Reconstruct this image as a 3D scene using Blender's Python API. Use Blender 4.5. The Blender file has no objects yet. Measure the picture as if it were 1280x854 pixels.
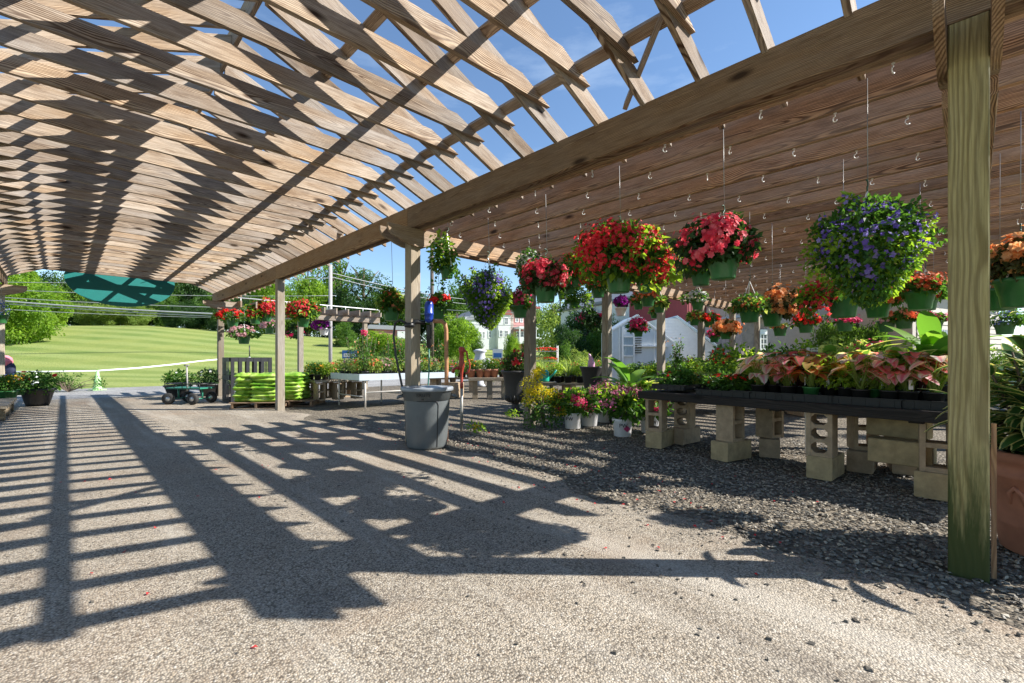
import bpy, math, random
import numpy as np
from mathutils import Vector, Matrix

scene = bpy.context.scene
COL = scene.collection
R = math.radians
PI = math.pi
H = 1.02                      # eye height
FPX = 568.9                   # focal length in photo pixels
SY, CY = 0.7014, 0.7127       # camera heading (about 44.5 degrees east of the aisle)
HOR = 449.0

# ------------------------------------------------------------------ survey helpers
def at(px, py, d):
    u = (px - 640) / FPX
    return Vector((d * (SY + u * CY), d * (CY - u * SY), H + (HOR - py) / FPX * d))

def flat(px, d, z=0.0):
    v = at(px, HOR, d); v.z = z
    return v

def smooth(t):
    t = max(0.0, min(1.0, t))
    return t * t * (3 - 2 * t)

def terrain(x, y):
    d = x * SY + y * CY
    r = x * CY - y * SY
    if d < 1: d = 1
    u = r / d
    px = 640 + FPX * u
    top = np.interp(px, [180, 450, 600, 760, 900], [6.8, 4.4, 3.4, 2.2, 1.0])
    dist = d
    z = top * smooth((dist - 27) / 53.0)
    if dist > 80: z += (dist - 80) * 0.02
    return float(z)

def on_ground(px, py):
    lo = 3.0
    d = 3.0
    while d < 160:
        p = at(px, py, d)
        if p.z <= terrain(p.x, p.y): break
        d += 0.25
    return at(px, py, d), d

# ------------------------------------------------------------------ mesh builder
class MB:
    def __init__(self):
        self.v = []; self.f = []; self.n = 0
    def add(self, verts, faces, m=0, smooth=False, lv=None, g=None):
        verts = np.asarray(verts, dtype=np.float32).reshape(-1, 3)
        k = len(verts)
        lv = np.zeros(k, np.float32) if lv is None else np.broadcast_to(np.asarray(lv, np.float32), (k,))
        g = np.zeros((k, 3), np.float32) if g is None else np.asarray(g, np.float32).reshape(-1, 3)
        self.v.append((verts, lv, g))
        if isinstance(faces, np.ndarray):
            groups = [faces]
        else:
            by = {}
            for f in faces: by.setdefault(len(f), []).append(f)
            groups = [np.array(x, dtype=np.int32) for x in by.values()]
        for a in groups:
            self.f.append((a + self.n, m, smooth))
        self.n += k
        return self
    # --- solids
    def box(self, c, s, rz=0.0, m=0, rot=None):
        x, y, z = s[0] / 2, s[1] / 2, s[2] / 2
        pts = [(-x,-y,-z),(x,-y,-z),(x,y,-z),(-x,y,-z),(-x,-y,z),(x,-y,z),(x,y,z),(-x,y,z)]
        M = rot if rot is not None else Matrix.Rotation(rz, 3, 'Z')
        c = Vector(c)
        sd = random.random() * 40
        V = [tuple(M @ Vector(p) + c) for p in pts]
        ax = max(range(3), key=lambda i: s[i])
        o = [ax] + [i for i in range(3) if i != ax]
        G = [(p[o[0]] + sd, p[o[1]], p[o[2]]) for p in pts]
        F = [(0,3,2,1),(4,5,6,7),(0,1,5,4),(1,2,6,5),(2,3,7,6),(3,0,4,7)]
        return self.add(V, F, m, g=G)
    def board(self, p0, p1, w, t, up=(0,0,1), m=0, ch=0.004, e0=0.0, e1=0.0):
        """timber from p0 to p1; w along up, t across; e0/e1 shear the end cuts (offset at the upper edge)"""
        p0, p1 = Vector(p0), Vector(p1)
        a = p1 - p0; L = a.length; a.normalize()
        b = Vector(up); b = (b - a * b.dot(a)).normalized()
        c = a.cross(b)
        hw, ht = w / 2, t / 2
        ch = min(ch, hw * .4, ht * .4)
        sec = [(-hw+ch,-ht),(hw-ch,-ht),(hw,-ht+ch),(hw,ht-ch),(hw-ch,ht),(-hw+ch,ht),(-hw,ht-ch),(-hw,-ht+ch)]
        sd = random.random() * 60; oy = random.uniform(-.08, .08); oz = random.uniform(.01, .06)
        V, G = [], []
        for end, P, sh in ((0, p0, e0), (1, p1, e1)):
            for (q, r) in sec:
                s = sh * (q + hw) / w
                V.append(P + a * s + b * q + c * r)
                G.append((end * L + s + sd, q + oy, r + oz))
        F = [(i, (i + 1) % 8, 8 + (i + 1) % 8, 8 + i) for i in range(8)]
        F += [tuple(range(7, -1, -1)), tuple(range(8, 16))]
        return self.add([tuple(v) for v in V], F, m, g=G)
    def prism(self, poly, axis_o, ax, ay, az, th, m=0):
        """extrude polygon (2D in ax,ay) by th along az, centred"""
        o = Vector(axis_o); ax, ay, az = Vector(ax), Vector(ay), Vector(az)
        n = len(poly); V = []; G = []
        sd = random.random() * 40
        for s in (-.5, .5):
            for (p, q) in poly:
                V.append(tuple(o + ax * p + ay * q + az * (s * th))); G.append((p + sd, q, s * th + .03))
        F = [(i, (i + 1) % n, n + (i + 1) % n, n + i) for i in range(n)]
        F += [tuple(range(n - 1, -1, -1)), tuple(range(n, 2 * n))]
        return self.add(V, F, m, g=G)
    def lathe(self, prof, c=(0,0,0), seg=32, m=0, smooth=True, cap0=True, cap1=False, sx=1, sy=1):
        V = []; F = []
        for (r, z) in prof:
            for i in range(seg):
                a = 2 * PI * i / seg
                V.append((c[0] + r * sx * math.cos(a), c[1] + r * sy * math.sin(a), c[2] + z))
        for j in range(len(prof) - 1):
            for i in range(seg):
                k = (i + 1) % seg
                F.append((j*seg+i, j*seg+k, (j+1)*seg+k, (j+1)*seg+i))
        if cap0: F.append(tuple(range(seg - 1, -1, -1)))
        if cap1: F.append(tuple((len(prof)-1)*seg + i for i in range(seg)))
        return self.add(V, F, m, smooth)
    def tube(self, pts, rad, seg=6, m=0, lv=None):
        pts = [Vector(p) for p in pts]
        n = len(pts)
        rr = rad if isinstance(rad, (list, tuple)) else [rad] * n
        V = []; F = []; G = []
        prev = None; run = 0
        sd = random.random() * 30
        for i, p in enumerate(pts):
            t = (pts[min(i+1, n-1)] - pts[max(i-1, 0)]).normalized()
            if prev is None:
                prev = t.orthogonal().normalized()
            else:
                prev = (prev - t * prev.dot(t)).normalized()
            b = t.cross(prev)
            if i: run += (pts[i] - pts[i-1]).length
            for k in range(seg):
                a = 2 * PI * k / seg
                V.append(tuple(p + prev * (math.cos(a) * rr[i]) + b * (math.sin(a) * rr[i])))
                G.append((run + sd, math.cos(a) * rr[i], math.sin(a) * rr[i]))
        for j in range(n - 1):
            for k in range(seg):
                q = (k + 1) % seg
                F.append((j*seg+k, j*seg+q, (j+1)*seg+q, (j+1)*seg+k))
        F.append(tuple(range(seg-1, -1, -1))); F.append(tuple((n-1)*seg + k for k in range(seg)))
        return self.add(V, F, m, True, lv=lv, g=G)
    # --- foliage
    def leaves(self, P, D, N, L, W, lv, m=0, fold=.25):
        P = np.asarray(P, np.float32); n = len(P)
        if n == 0: return self
        D = D / (np.linalg.norm(D, axis=1, keepdims=True) + 1e-6)
        S = np.cross(D, N); S /= (np.linalg.norm(S, axis=1, keepdims=True) + 1e-6)
        Nn = np.cross(S, D)
        L = np.broadcast_to(np.asarray(L, np.float32), (n,))[:, None]
        W = np.broadcast_to(np.asarray(W, np.float32), (n,))[:, None]
        mid = P + D * L * .45
        a = mid + S * W * .5 + Nn * W * fold
        b = mid - S * W * .5 + Nn * W * fold
        t = P + D * L - Nn * L * .12
        V = np.stack([P, a, t, b], 1).reshape(-1, 3)
        i = np.arange(n, dtype=np.int32)[:, None] * 4
        F = np.concatenate([i + np.array([[0, 1, 2]]), i + np.array([[0, 2, 3]])], 0).astype(np.int32)
        return self.add(V, F, m, False, lv=np.repeat(np.asarray(lv, np.float32), 4))
    def blade(self, base, d, up, L, W, bend=.5, segs=5, m=0, lv=.5, shape='lance', cup=.15):
        base, d, up = Vector(base), Vector(d).normalized(), Vector(up)
        V = []; G = []; F = []
        p = base.copy(); dd = d.copy()
        side = dd.cross(up)
        if side.length < 1e-4: side = Vector((1, 0, 0))
        side.normalize()
        st = L / segs
        ang = bend / segs
        for i in range(segs + 1):
            t = i / segs
            if shape == 'lance': w = W * math.sin(PI * min(1, (t * .92 + .06))) ** .8
            elif shape == 'heart': w = W * (1 - t) ** .6 * (1.0 if i else .72)
            elif shape == 'fan': w = W * (t ** .7) * (1.0 if t < .99 else .8)
            else: w = W * (1 - t * .9)
            w *= .5
            nn = side.cross(dd).normalized()
            for s in (-1, 0, 1):
                V.append(tuple(p + side * (w * s) + nn * (abs(s) * w * cup)))
                G.append((t, s, lv))
            if i < segs:
                p = p + dd * st
                dd = (Matrix.Rotation(-ang, 3, side) @ dd).normalized()
        for i in range(segs):
            o = i * 3
            F.append((o, o + 1, o + 4, o + 3)); F.append((o + 1, o + 2, o + 5, o + 4))
        return self.add(V, F, m, True, lv=lv, g=G)
    def merge(self, other, off):
        for a in other.v: self.v.append(a)
        for a, m, s in other.f: self.f.append((a + self.n, m + off, s))
        self.n += other.n
        return self
    def build(self, name, mats, parent=None, loc=None):
        me = bpy.data.meshes.new(name)
        if self.n:
            V = np.concatenate([x[0] for x in self.v]); LV = np.concatenate([x[1] for x in self.v]); G = np.concatenate([x[2] for x in self.v])
            me.vertices.add(len(V)); me.vertices.foreach_set('co', V.ravel())
            tot = np.concatenate([np.full(len(a), a.shape[1], np.int32) for a, _, _ in self.f])
            idx = np.concatenate([a.ravel() for a, _, _ in self.f]).astype(np.int32)
            mi = np.concatenate([np.full(len(a), m, np.int32) for a, m, _ in self.f])
            sm = np.concatenate([np.full(len(a), s, bool) for a, _, s in self.f])
            st = np.zeros(len(tot), np.int32); st[1:] = np.cumsum(tot)[:-1]
            me.loops.add(len(idx)); me.loops.foreach_set('vertex_index', idx)
            me.polygons.add(len(tot)); me.polygons.foreach_set('loop_start', st)
            me.polygons.foreach_set('material_index', mi); me.polygons.foreach_set('use_smooth', sm)
            me.update(calc_edges=True)
            if LV.any():
                at_ = me.attributes.new('lv', 'FLOAT', 'POINT'); at_.data.foreach_set('value', LV)
            if G.any():
                at_ = me.attributes.new('g', 'FLOAT_VECTOR', 'POINT'); at_.data.foreach_set('vector', G.ravel())
        if not isinstance(mats, (list, tuple)): mats = [mats]
        for m in mats: me.materials.append(m)
        o = bpy.data.objects.new(name, me); COL.objects.link(o)
        if parent is not None: o.parent = parent
        if loc is not None: o.location = loc
        return o

def tag(o, label, cat, group=None, kind=None):
    o['label'] = label; o['category'] = cat
    if group: o['group'] = group
    if kind: o['kind'] = kind
    return o
def thing(name, label, cat, loc=(0,0,0), rz=0.0, group=None):
    o = bpy.data.objects.new(name, None); COL.objects.link(o)
    o.location = loc; o.rotation_euler = (0, 0, rz); o.empty_display_size = .1
    return tag(o, label, cat, group)
def dup(root, loc, rz=None, label=None, group=None, scale=None):
    r = root.copy(); COL.objects.link(r); r.location = loc
    if rz is not None: r.rotation_euler = (0, 0, rz)
    if scale is not None: r.scale = scale if isinstance(scale, (tuple, list)) else (scale,) * 3
    if label: r['label'] = label
    if group: r['group'] = group
    for ch in list(root.children):
        c = ch.copy(); COL.objects.link(c); c.parent = r
        for gch in list(ch.children):
            e = gch.copy(); COL.objects.link(e); e.parent = c
    return r
def struct(mb, name, m):
    o = mb.build(name, m); o['kind'] = 'structure'
    return o

# ------------------------------------------------------------------ materials
def newmat(name):
    m = bpy.data.materials.new(name); m.use_nodes = True
    nt = m.node_tree; b = nt.nodes['Principled BSDF']
    return m, nt, b
def N(nt, typ, **kw):
    n = nt.nodes.new(typ)
    for k, v in kw.items():
        if k in n.inputs: n.inputs[k].default_value = v
        else: setattr(n, k, v)
    return n
def ramp(nt, fac, stops):
    r = nt.nodes.new('ShaderNodeValToRGB')
    e = r.color_ramp.elements
    while len(e) < len(stops): e.new(.5)
    for i, (p, c) in enumerate(stops):
        e[i].position = p; e[i].color = (c[0], c[1], c[2], 1) if not isinstance(c, (int, float)) else (c, c, c, 1)
    nt.links.new(fac, r.inputs['Fac'])
    return r.outputs['Color']
def mixc(nt, fac, a, b, blend='MIX'):
    n = nt.nodes.new('ShaderNodeMix'); n.data_type = 'RGBA'; n.blend_type = blend
    def put(s, v):
        if hasattr(v, 'is_output'): nt.links.new(v, s)
        elif isinstance(v, (int, float)): s.default_value = v
        else: s.default_value = (v[0], v[1], v[2], 1)
    put(n.inputs[0], fac); put(n.inputs[6], a); put(n.inputs[7], b)
    return n.outputs[2]
def bump(nt, b, h, dist, strength=1.0):
    n = N(nt, 'ShaderNodeBump'); n.inputs['Distance'].default_value = dist; n.inputs['Strength'].default_value = strength
    nt.links.new(h, n.inputs['Height']); nt.links.new(n.outputs['Normal'], b.inputs['Normal'])

def plain(name, col, rough=.5, metal=0, var=.12, scale=9, bumpd=0.0, spec=.5):
    m, nt, b = newmat(name)
    tc = N(nt, 'ShaderNodeTexCoord')
    no = N(nt, 'ShaderNodeTexNoise', Scale=scale, Detail=5.0, Roughness=.65)
    nt.links.new(tc.outputs['Object'], no.inputs['Vector'])
    lo = [c * (1 - var) for c in col]; hi = [min(1, c * (1 + var)) for c in col]
    nt.links.new(ramp(nt, no.outputs['Fac'], [(.3, lo), (.7, hi)]), b.inputs['Base Color'])
    b.inputs['Roughness'].default_value = rough; b.inputs['Metallic'].default_value = metal
    b.inputs['Specular IOR Level'].default_value = spec
    if bumpd: bump(nt, b, no.outputs['Fac'], bumpd)
    return m

def wood(name, light, dark, grey, greyamt=.5, rings=30, algae=False):
    m, nt, b = newmat(name)
    L = nt.links.new
    a = N(nt, 'ShaderNodeAttribute', attribute_name='g')
    oi = N(nt, 'ShaderNodeObjectInfo')
    off = N(nt, 'ShaderNodeVectorMath', operation='MULTIPLY_ADD'); off.inputs[1].default_value = (53, .11, .05)
    cr = N(nt, 'ShaderNodeCombineXYZ')
    L(oi.outputs['Random'], cr.inputs[0]); L(oi.outputs['Random'], cr.inputs[1]); L(oi.outputs['Random'], cr.inputs[2])
    L(cr.outputs[0], off.inputs[0]); L(a.outputs['Vector'], off.inputs[2])
    v = off.outputs[0]
    def scaled(sx, sy, sz):
        n = N(nt, 'ShaderNodeVectorMath', operation='MULTIPLY'); n.inputs[1].default_value = (sx, sy, sz)
        L(v, n.inputs[0]); return n.outputs[0]
    warp = N(nt, 'ShaderNodeTexNoise', Scale=1.0, Detail=2.0); L(scaled(.9, 3, 3), warp.inputs['Vector'])
    wv = N(nt, 'ShaderNodeVectorMath', operation='MULTIPLY_ADD'); wv.inputs[1].default_value = (0, .16, .12)
    L(warp.outputs['Color'], wv.inputs[0])
    sub = N(nt, 'ShaderNodeVectorMath', operation='ADD'); sub.inputs[1].default_value = (0, -.08, -.06)
    L(scaled(.12, 1, 1), sub.inputs[0]); L(sub.outputs[0], wv.inputs[2])
    w = N(nt, 'ShaderNodeTexWave', wave_type='RINGS', rings_direction='X', Scale=float(rings), Distortion=3.2, Detail=3.0)
    w.inputs['Detail Scale'].default_value = .7
    L(wv.outputs[0], w.inputs['Vector'])
    fib = N(nt, 'ShaderNodeTexNoise', Scale=1.0, Detail=4.0, Roughness=.7); L(scaled(5, 160, 160), fib.inputs['Vector'])
    kn = N(nt, 'ShaderNodeTexVoronoi', Scale=1.0); L(scaled(1.5, 4.2, 4.2), kn.inputs['Vector'])
    kf = ramp(nt, kn.outputs['Distance'], [(.06, 1.0), (.15, 0.0)])
    low = N(nt, 'ShaderNodeTexNoise', Scale=1.0, Detail=3.0); L(scaled(1.3, 7, 7), low.inputs['Vector'])
    c1 = ramp(nt, w.outputs['Fac'], [(.08, light), (.55, [(x*.66 + y*.34) for x, y in zip(light, dark)]), (.9, dark)])
    tone = ramp(nt, oi.outputs['Random'], [(0, (.58, .55, .52)), (.3, (.9, .9, .92)), (.6, (1.08, 1.0, .9)), (.8, (.8, .8, .82)), (1, (1.2, 1.16, 1.1))])
    c2 = mixc(nt, ramp(nt, low.outputs['Fac'], [(.35, 0.0), (.65, greyamt)]), c1, grey)
    c3 = mixc(nt, ramp(nt, fib.outputs['Fac'], [(.35, .55), (.6, 0.0)]), c2, [d * .7 for d in dark])
    c4 = mixc(nt, kf, c3, [d * .35 for d in dark])
    st_ = N(nt, 'ShaderNodeTexNoise', Scale=1.0, Detail=6.0, Roughness=.7); L(scaled(2.4, 9, 9), st_.inputs['Vector'])
    c4 = mixc(nt, ramp(nt, st_.outputs['Fac'], [(.52, 0.0), (.72, .55)]), c4, [d * .9 for d in dark])
    c5 = mixc(nt, 1.0, c4, tone, 'MULTIPLY')
    if algae:
        geo = N(nt, 'ShaderNodeNewGeometry'); sp = N(nt, 'ShaderNodeSeparateXYZ'); L(geo.outputs['Position'], sp.inputs[0])
        an = N(nt, 'ShaderNodeTexNoise', Scale=1.0, Detail=5.0, Roughness=.7); L(scaled(2.2, 26, 26), an.inputs['Vector'])
        ma = N(nt, 'ShaderNodeMath', operation='MULTIPLY_ADD'); ma.inputs[1].default_value = -.95; L(sp.outputs[2], ma.inputs[0])
        L(an.outputs['Fac'], ma.inputs[2])
        af = ramp(nt, ma.outputs[0], [(.0, 0.0), (.30, .95)])
        c5 = mixc(nt, af, c5, (.038, .052, .012))
    L(c5, b.inputs['Base Color'])
    b.inputs['Roughness'].default_value = .8; b.inputs['Specular IOR Level'].default_value = .25
    mx = N(nt, 'ShaderNodeMath', operation='ADD'); L(w.outputs['Fac'], mx.inputs[0]); L(fib.outputs['Fac'], mx.inputs[1])
    bump(nt, b, mx.outputs[0], .0016, .7)
    return m

def leafmat(name, stops, trans=.35, rough=.5, edge=None, mid=None, edge_at=.62, hue=True):
    """stops: colours over the leaf's own random value; edge/mid: variegation across the blade"""
    m, nt, b = newmat(name)
    L = nt.links.new
    a = N(nt, 'ShaderNodeAttribute', attribute_name='lv')
    k = len(stops)
    c = ramp(nt, a.outputs['Fac'], [(i / max(1, k - 1), s) for i, s in enumerate(stops)])
    if edge or mid:
        g = N(nt, 'ShaderNodeAttribute', attribute_name='g')
        s = N(nt, 'ShaderNodeSeparateXYZ'); L(g.outputs['Vector'], s.inputs[0])
        ab = N(nt, 'ShaderNodeMath', operation='ABSOLUTE'); L(s.outputs[1], ab.inputs[0])
        nz = N(nt, 'ShaderNodeTexNoise', Scale=60.0, Detail=2.0)
        tc = N(nt, 'ShaderNodeTexCoord'); L(tc.outputs['Object'], nz.inputs['Vector'])
        ad = N(nt, 'ShaderNodeMath', operation='MULTIPLY_ADD'); ad.inputs[1].default_value = .35; L(nz.outputs['Fac'], ad.inputs[0]); L(ab.outputs[0], ad.inputs[2])
        if edge: c = mixc(nt, ramp(nt, ad.outputs[0], [(edge_at + .1, 0.0), (edge_at + .25, 1.0)]), c, edge)
        if mid: c = mixc(nt, ramp(nt, ad.outputs[0], [(.3, 1.0), (.55, 0.0)]), c, mid)
    L(c, b.inputs['Base Color'])
    b.inputs['Roughness'].default_value = rough; b.inputs['Specular IOR Level'].default_value = .35
    t = N(nt, 'ShaderNodeBsdfTranslucent'); 
    bright = mixc(nt, 1.0, c, (1.75, 1.6, .9), 'MULTIPLY')
    L(bright if hue else c, t.inputs['Color'])
    mx = N(nt, 'ShaderNodeMixShader'); mx.inputs[0].default_value = min(.55, trans * 1.35)
    L(b.outputs[0], mx.inputs[1]); L(t.outputs[0], mx.inputs[2])
    L(mx.outputs[0], nt.nodes['Material Output'].inputs['Surface'])
    return m

def stones(name, scale, cols, dist, rough=.85, patch=(.8, 1.15), patch_scale=.7, ang=1.0):
    m, nt, b = newmat(name)
    L = nt.links.new
    tc = N(nt, 'ShaderNodeTexCoord')
    wn = N(nt, 'ShaderNodeTexNoise', Scale=scale * 1.7, Detail=2.0); L(tc.outputs['Object'], wn.inputs['Vector'])
    wm = N(nt, 'ShaderNodeVectorMath', operation='MULTIPLY_ADD'); k = .5 / scale; wm.inputs[1].default_value = (k, k, k)
    L(wn.outputs['Color'], wm.inputs[0]); L(tc.outputs['Object'], wm.inputs[2])
    vo = N(nt, 'ShaderNodeTexVoronoi', Scale=scale); L(wm.outputs[0], vo.inputs['Vector'])
    sp = N(nt, 'ShaderNodeSeparateColor'); L(vo.outputs['Color'], sp.inputs[0])
    n = len(cols)
    c = ramp(nt, sp.outputs[0], [(i / (n - 1), x) for i, x in enumerate(cols)])
    pn = N(nt, 'ShaderNodeTexNoise', Scale=patch_scale, Detail=5.0, Roughness=.6); L(tc.outputs['Object'], pn.inputs['Vector'])
    c = mixc(nt, 1.0, c, ramp(nt, pn.outputs['Fac'], [(.35, patch[0]), (.65, patch[1])]), 'MULTIPLY')
    gap = ramp(nt, vo.outputs['Distance'], [(.35, 0.0), (.85, .7)])
    c = mixc(nt, gap, c, [x * .35 for x in cols[0]])
    L(c, b.inputs['Base Color']); b.inputs['Roughness'].default_value = rough
    b.inputs['Specular IOR Level'].default_value = .25
    inv = N(nt, 'ShaderNodeMath', operation='MULTIPLY_ADD'); inv.inputs[1].default_value = -1.0; L(vo.outputs['Distance'], inv.inputs[0]); L(sp.outputs[1], inv.inputs[2])
    bump(nt, b, inv.outputs[0], dist, 1.0)
    return m

M = {}
M['roof'] = wood('weathered_roof_timber', (.60, .47, .335), (.13, .072, .036), (.50, .455, .40), .75, rings=42)
M['canopy'] = wood('canopy_timber', (.66, .42, .235), (.12, .062, .028), (.48, .38, .29), .65, rings=40)
M['beam'] = wood('beam_timber', (.50, .34, .20), (.18, .10, .05), (.38, .31, .24), .45, rings=36)
M['post'] = wood('treated_post_timber', (.39, .345, .155), (.19, .155, .06), (.37, .335, .2), .5, rings=20, algae=True)
M['greypost'] = wood('grey_post_timber', (.44, .38, .28), (.25, .2, .14), (.42, .40, .36), .6, algae=False)
M['oldplank'] = wood('dark_plank', (.045, .038, .032), (.02, .017, .015), (.055, .048, .042), .5)
M['bench'] = wood('bench_timber', (.34, .29, .21), (.18, .14, .09), (.3, .28, .24), .6)
M['stake'] = wood('stake_timber', (.5, .3, .16), (.3, .17, .09), (.4, .3, .2), .2)
M['hook'] = plain('white_plastic', (.75, .74, .70), .35)
M['wire'] = plain('steel_wire', (.35, .34, .33), .4, .6)
M['hanger'] = plain('pale_hanger_plastic', (.66, .64, .60), .4)
M['greenhook'] = plain('green_hook_plastic', (.03, .09, .05), .4)
M['pot'] = plain('green_pot_plastic', (.035, .15, .045), .3, var=.2)
M['potw'] = plain('white_pot_plastic', (.72, .70, .68), .45)
M['potk'] = plain('black_pot_plastic', (.022, .021, .021), .45)
M['terra'] = plain('terracotta', (.36, .15, .09), .75, var=.22, scale=5, bumpd=.002)
M['urn'] = plain('dark_urn_resin', (.035, .032, .03), .55, bumpd=.002)
M['soil'] = plain('potting_soil', (.045, .03, .02), .95, bumpd=.004)
M['bin'] = plain('grey_bin_plastic', (.115, .125, .125), .42, var=.1)
M['binlid'] = plain('grey_lid_plastic', (.27, .29, .31), .38, var=.1)
M['red'] = plain('red_paint', (.36, .045, .025), .45, var=.3, scale=30)
M['galv'] = plain('galvanised_pipe', (.38, .36, .32), .45, .5)
M['blue'] = plain('blue_plastic', (.015, .05, .32), .3)
M['black'] = plain('black_plastic', (.02, .02, .021), .4)
M['rust'] = plain('rusty_pipe', (.42, .2, .09), .6, var=.3, scale=20)
M['hose'] = plain('teal_hose', (.03, .16, .13), .4)
M['bag'] = None
M['pallet'] = wood('pallet_timber', (.33, .22, .13), (.19, .11, .06), (.28, .24, .2), .4)
M['crate'] = plain('charcoal_crate_plastic', (.022, .022, .026), .5)
M['cartgreen'] = plain('green_cart_steel', (.03, .19, .12), .4)
M['rubber'] = plain('tyre_rubber', (.025, .024, .023), .8)
M['steel'] = plain('bare_steel', (.5, .5, .49), .35, .6)
M['conegreen'] = plain('lime_cone_plastic', (.42, .72, .3), .5)
M['white'] = plain('white_paint', (.78, .78, .76), .5, var=.05)
M['bench_w'] = plain('pale_bench_tray', (.44, .50, .54), .35, var=.06)
M['bench_leg'] = plain('pale_bench_frame', (.6, .56, .5), .4)
M['teal'] = plain('teal_sign_panel', (.005, .155, .14), .5, var=.06)
M['block'] = plain('concrete_block', (.37, .27, .17), .95, var=.25, scale=14, bumpd=.003)
M['blockmoss'] = plain('mossy_concrete_block', (.37, .28, .15), .95, var=.3, scale=9, bumpd=.003)
M['tray'] = plain('black_tray', (.012, .012, .013), .45, spec=.3)
M['ink'] = plain('dark_ink', (.02, .02, .02), .5)
M['card'] = plain('pale_card', (.74, .73, .70), .6, var=.03)
M['redbarn'] = plain('barn_red_boards', (.26, .04, .045), .7, var=.15)
M['siding'] = plain('white_siding', (.70, .71, .72), .6, var=.05)
def lap(m, pitch):
    nt = m.node_tree; b = nt.nodes['Principled BSDF']; tc = N(nt, 'ShaderNodeTexCoord')
    w = N(nt, 'ShaderNodeTexWave', wave_type='BANDS', bands_direction='Z', wave_profile='SAW', Scale=.314 / pitch); nt.links.new(tc.outputs['Object'], w.inputs['Vector'])
    src = b.inputs['Base Color'].links[0].from_socket
    n = N(nt, 'ShaderNodeTexNoise', Scale=1.3, Detail=6.0); nt.links.new(tc.outputs['Object'], n.inputs['Vector'])
    c = mixc(nt, ramp(nt, n.outputs['Fac'], [(.5, 0.0), (.75, .35)]), src, (.35, .34, .3))
    nt.links.new(c, b.inputs['Base Color']); bump(nt, b, w.outputs['Fac'], .03)
lap(M['siding'], .14)
M['stone'] = stones('stone_wall', 3.2, [(.25, .2, .17), (.34, .28, .24), (.42, .36, .31), (.3, .24, .21)], .02)
M['stucco'] = plain('warm_stucco', (.52, .40, .33), .9, var=.1)
M['roofing'] = plain('grey_roofing', (.22, .23, .25), .7)
M['redroof'] = plain('red_roofing', (.24, .06, .05), .7)
M['glass'] = plain('dark_window_glass', (.05, .065, .08), .08)
M['poly'] = plain('greenhouse_film', (.62, .66, .68), .35, var=.04)
M['polyroof'] = plain('blue_grey_panel', (.42, .52, .58), .3, var=.1)
M['tan'] = plain('tan_lap_siding', (.48, .43, .37), .7, var=.08)
M['oldboards'] = plain('weathered_boards', (.28, .22, .2), .8, var=.3, scale=3)
M['garage'] = plain('brown_garage_door', (.24, .13, .10), .6)
M['bark'] = plain('bark', (.12, .09, .065), .95, var=.35, scale=6, bumpd=.02)
M['polemat'] = plain('pole_grey', (.32, .30, .29), .7)
M['darkpole'] = plain('dark_utility_pole', (.10, .075, .06), .85)
M['cable'] = plain('cable_grey', (.30, .31, .32), .5)
M['bluecar'] = plain('blue_car_paint', (.03, .09, .25), .25)
M['silvercar'] = plain('silver_car_paint', (.42, .45, .48), .25, .3)
M['navy'] = plain('navy_canvas', (.02, .025, .06), .7)
M['pinkcloth'] = plain('pink_cloth', (.72, .2, .25), .8)
M['bluesign'] = plain('blue_print', (.04, .16, .42), .5)
M['bird'] = plain('birdbath_stone', (.55, .55, .58), .7)
M['tealcan'] = plain('teal_plastic', (.02, .36, .25), .3)
M['pinkdot'] = plain('pink_mauve_glaze', (.62, .32, .48), .4, var=.3, scale=40)
M['slate'] = plain('slate_chip', (.12, .12, .125), .7, var=.35, scale=3)

g_dark = (.03, .08, .015); g_mid = (.075, .18, .028); g_lite = (.16, .3, .04)
M['lf_green'] = leafmat('leaf_green', [g_dark, (.055, .14, .02), g_mid, (.13, .26, .04)])
M['lf_deep'] = leafmat('leaf_deep_green', [(.018, .045, .012), (.032, .08, .018), (.05, .115, .024)], .25)
M['lf_lime'] = leafmat('leaf_lime', [(.12, .24, .022), (.22, .36, .035), (.34, .46, .05)], .4)
M['lf_yellow'] = leafmat('leaf_gold', [(.36, .34, .015), (.56, .49, .02), (.68, .58, .05)], .35)
M['lf_bronze'] = leafmat('leaf_bronze', [(.045, .06, .02), (.08, .075, .025), (.075, .13, .03)], .25)
M['lf_grey'] = leafmat('leaf_grey_green', [(.1, .17, .07), (.17, .25, .1), (.26, .33, .15)], .3)
M['lf_pale'] = leafmat('leaf_pale_green', [(.16, .25, .06), (.28, .38, .09), (.42, .5, .17)], .35)
M['lf_dark_red'] = leafmat('leaf_dark_red', [(.05, .012, .015), (.09, .02, .025), (.04, .04, .02)], .25)
M['hosta'] = leafmat('hosta_leaf', [(.07, .18, .03), (.13, .28, .04), (.22, .38, .06)], .4, .4, edge=(.6, .62, .22), edge_at=.6)
M['canna'] = leafmat('canna_leaf', [(.08, .21, .03), (.14, .3, .04), (.22, .38, .06)], .4, .35)
M['dracaena'] = leafmat('variegated_leaf', [(.022, .07, .018), (.035, .1, .026), (.06, .15, .035)], .25, .35, edge=(.52, .5, .2), edge_at=.74)
M['cal_white'] = leafmat('caladium_pale', [(.70, .62, .55), (.76, .66, .6), (.8, .68, .63)], .42, .5, edge=(.36, .42, .2), mid=(.76, .34, .38), edge_at=.86)
M['cal_red'] = leafmat('caladium_red', [(.5, .06, .06), (.62, .12, .12), (.55, .24, .15)], .42, .5, edge=(.10, .12, .03), edge_at=.68)
M['cal_pink'] = leafmat('caladium_pink', [(.7, .26, .29), (.76, .44, .43), (.66, .42, .36)], .42, .5, edge=(.24, .3, .1), mid=(.72, .16, .24), edge_at=.84)
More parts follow.
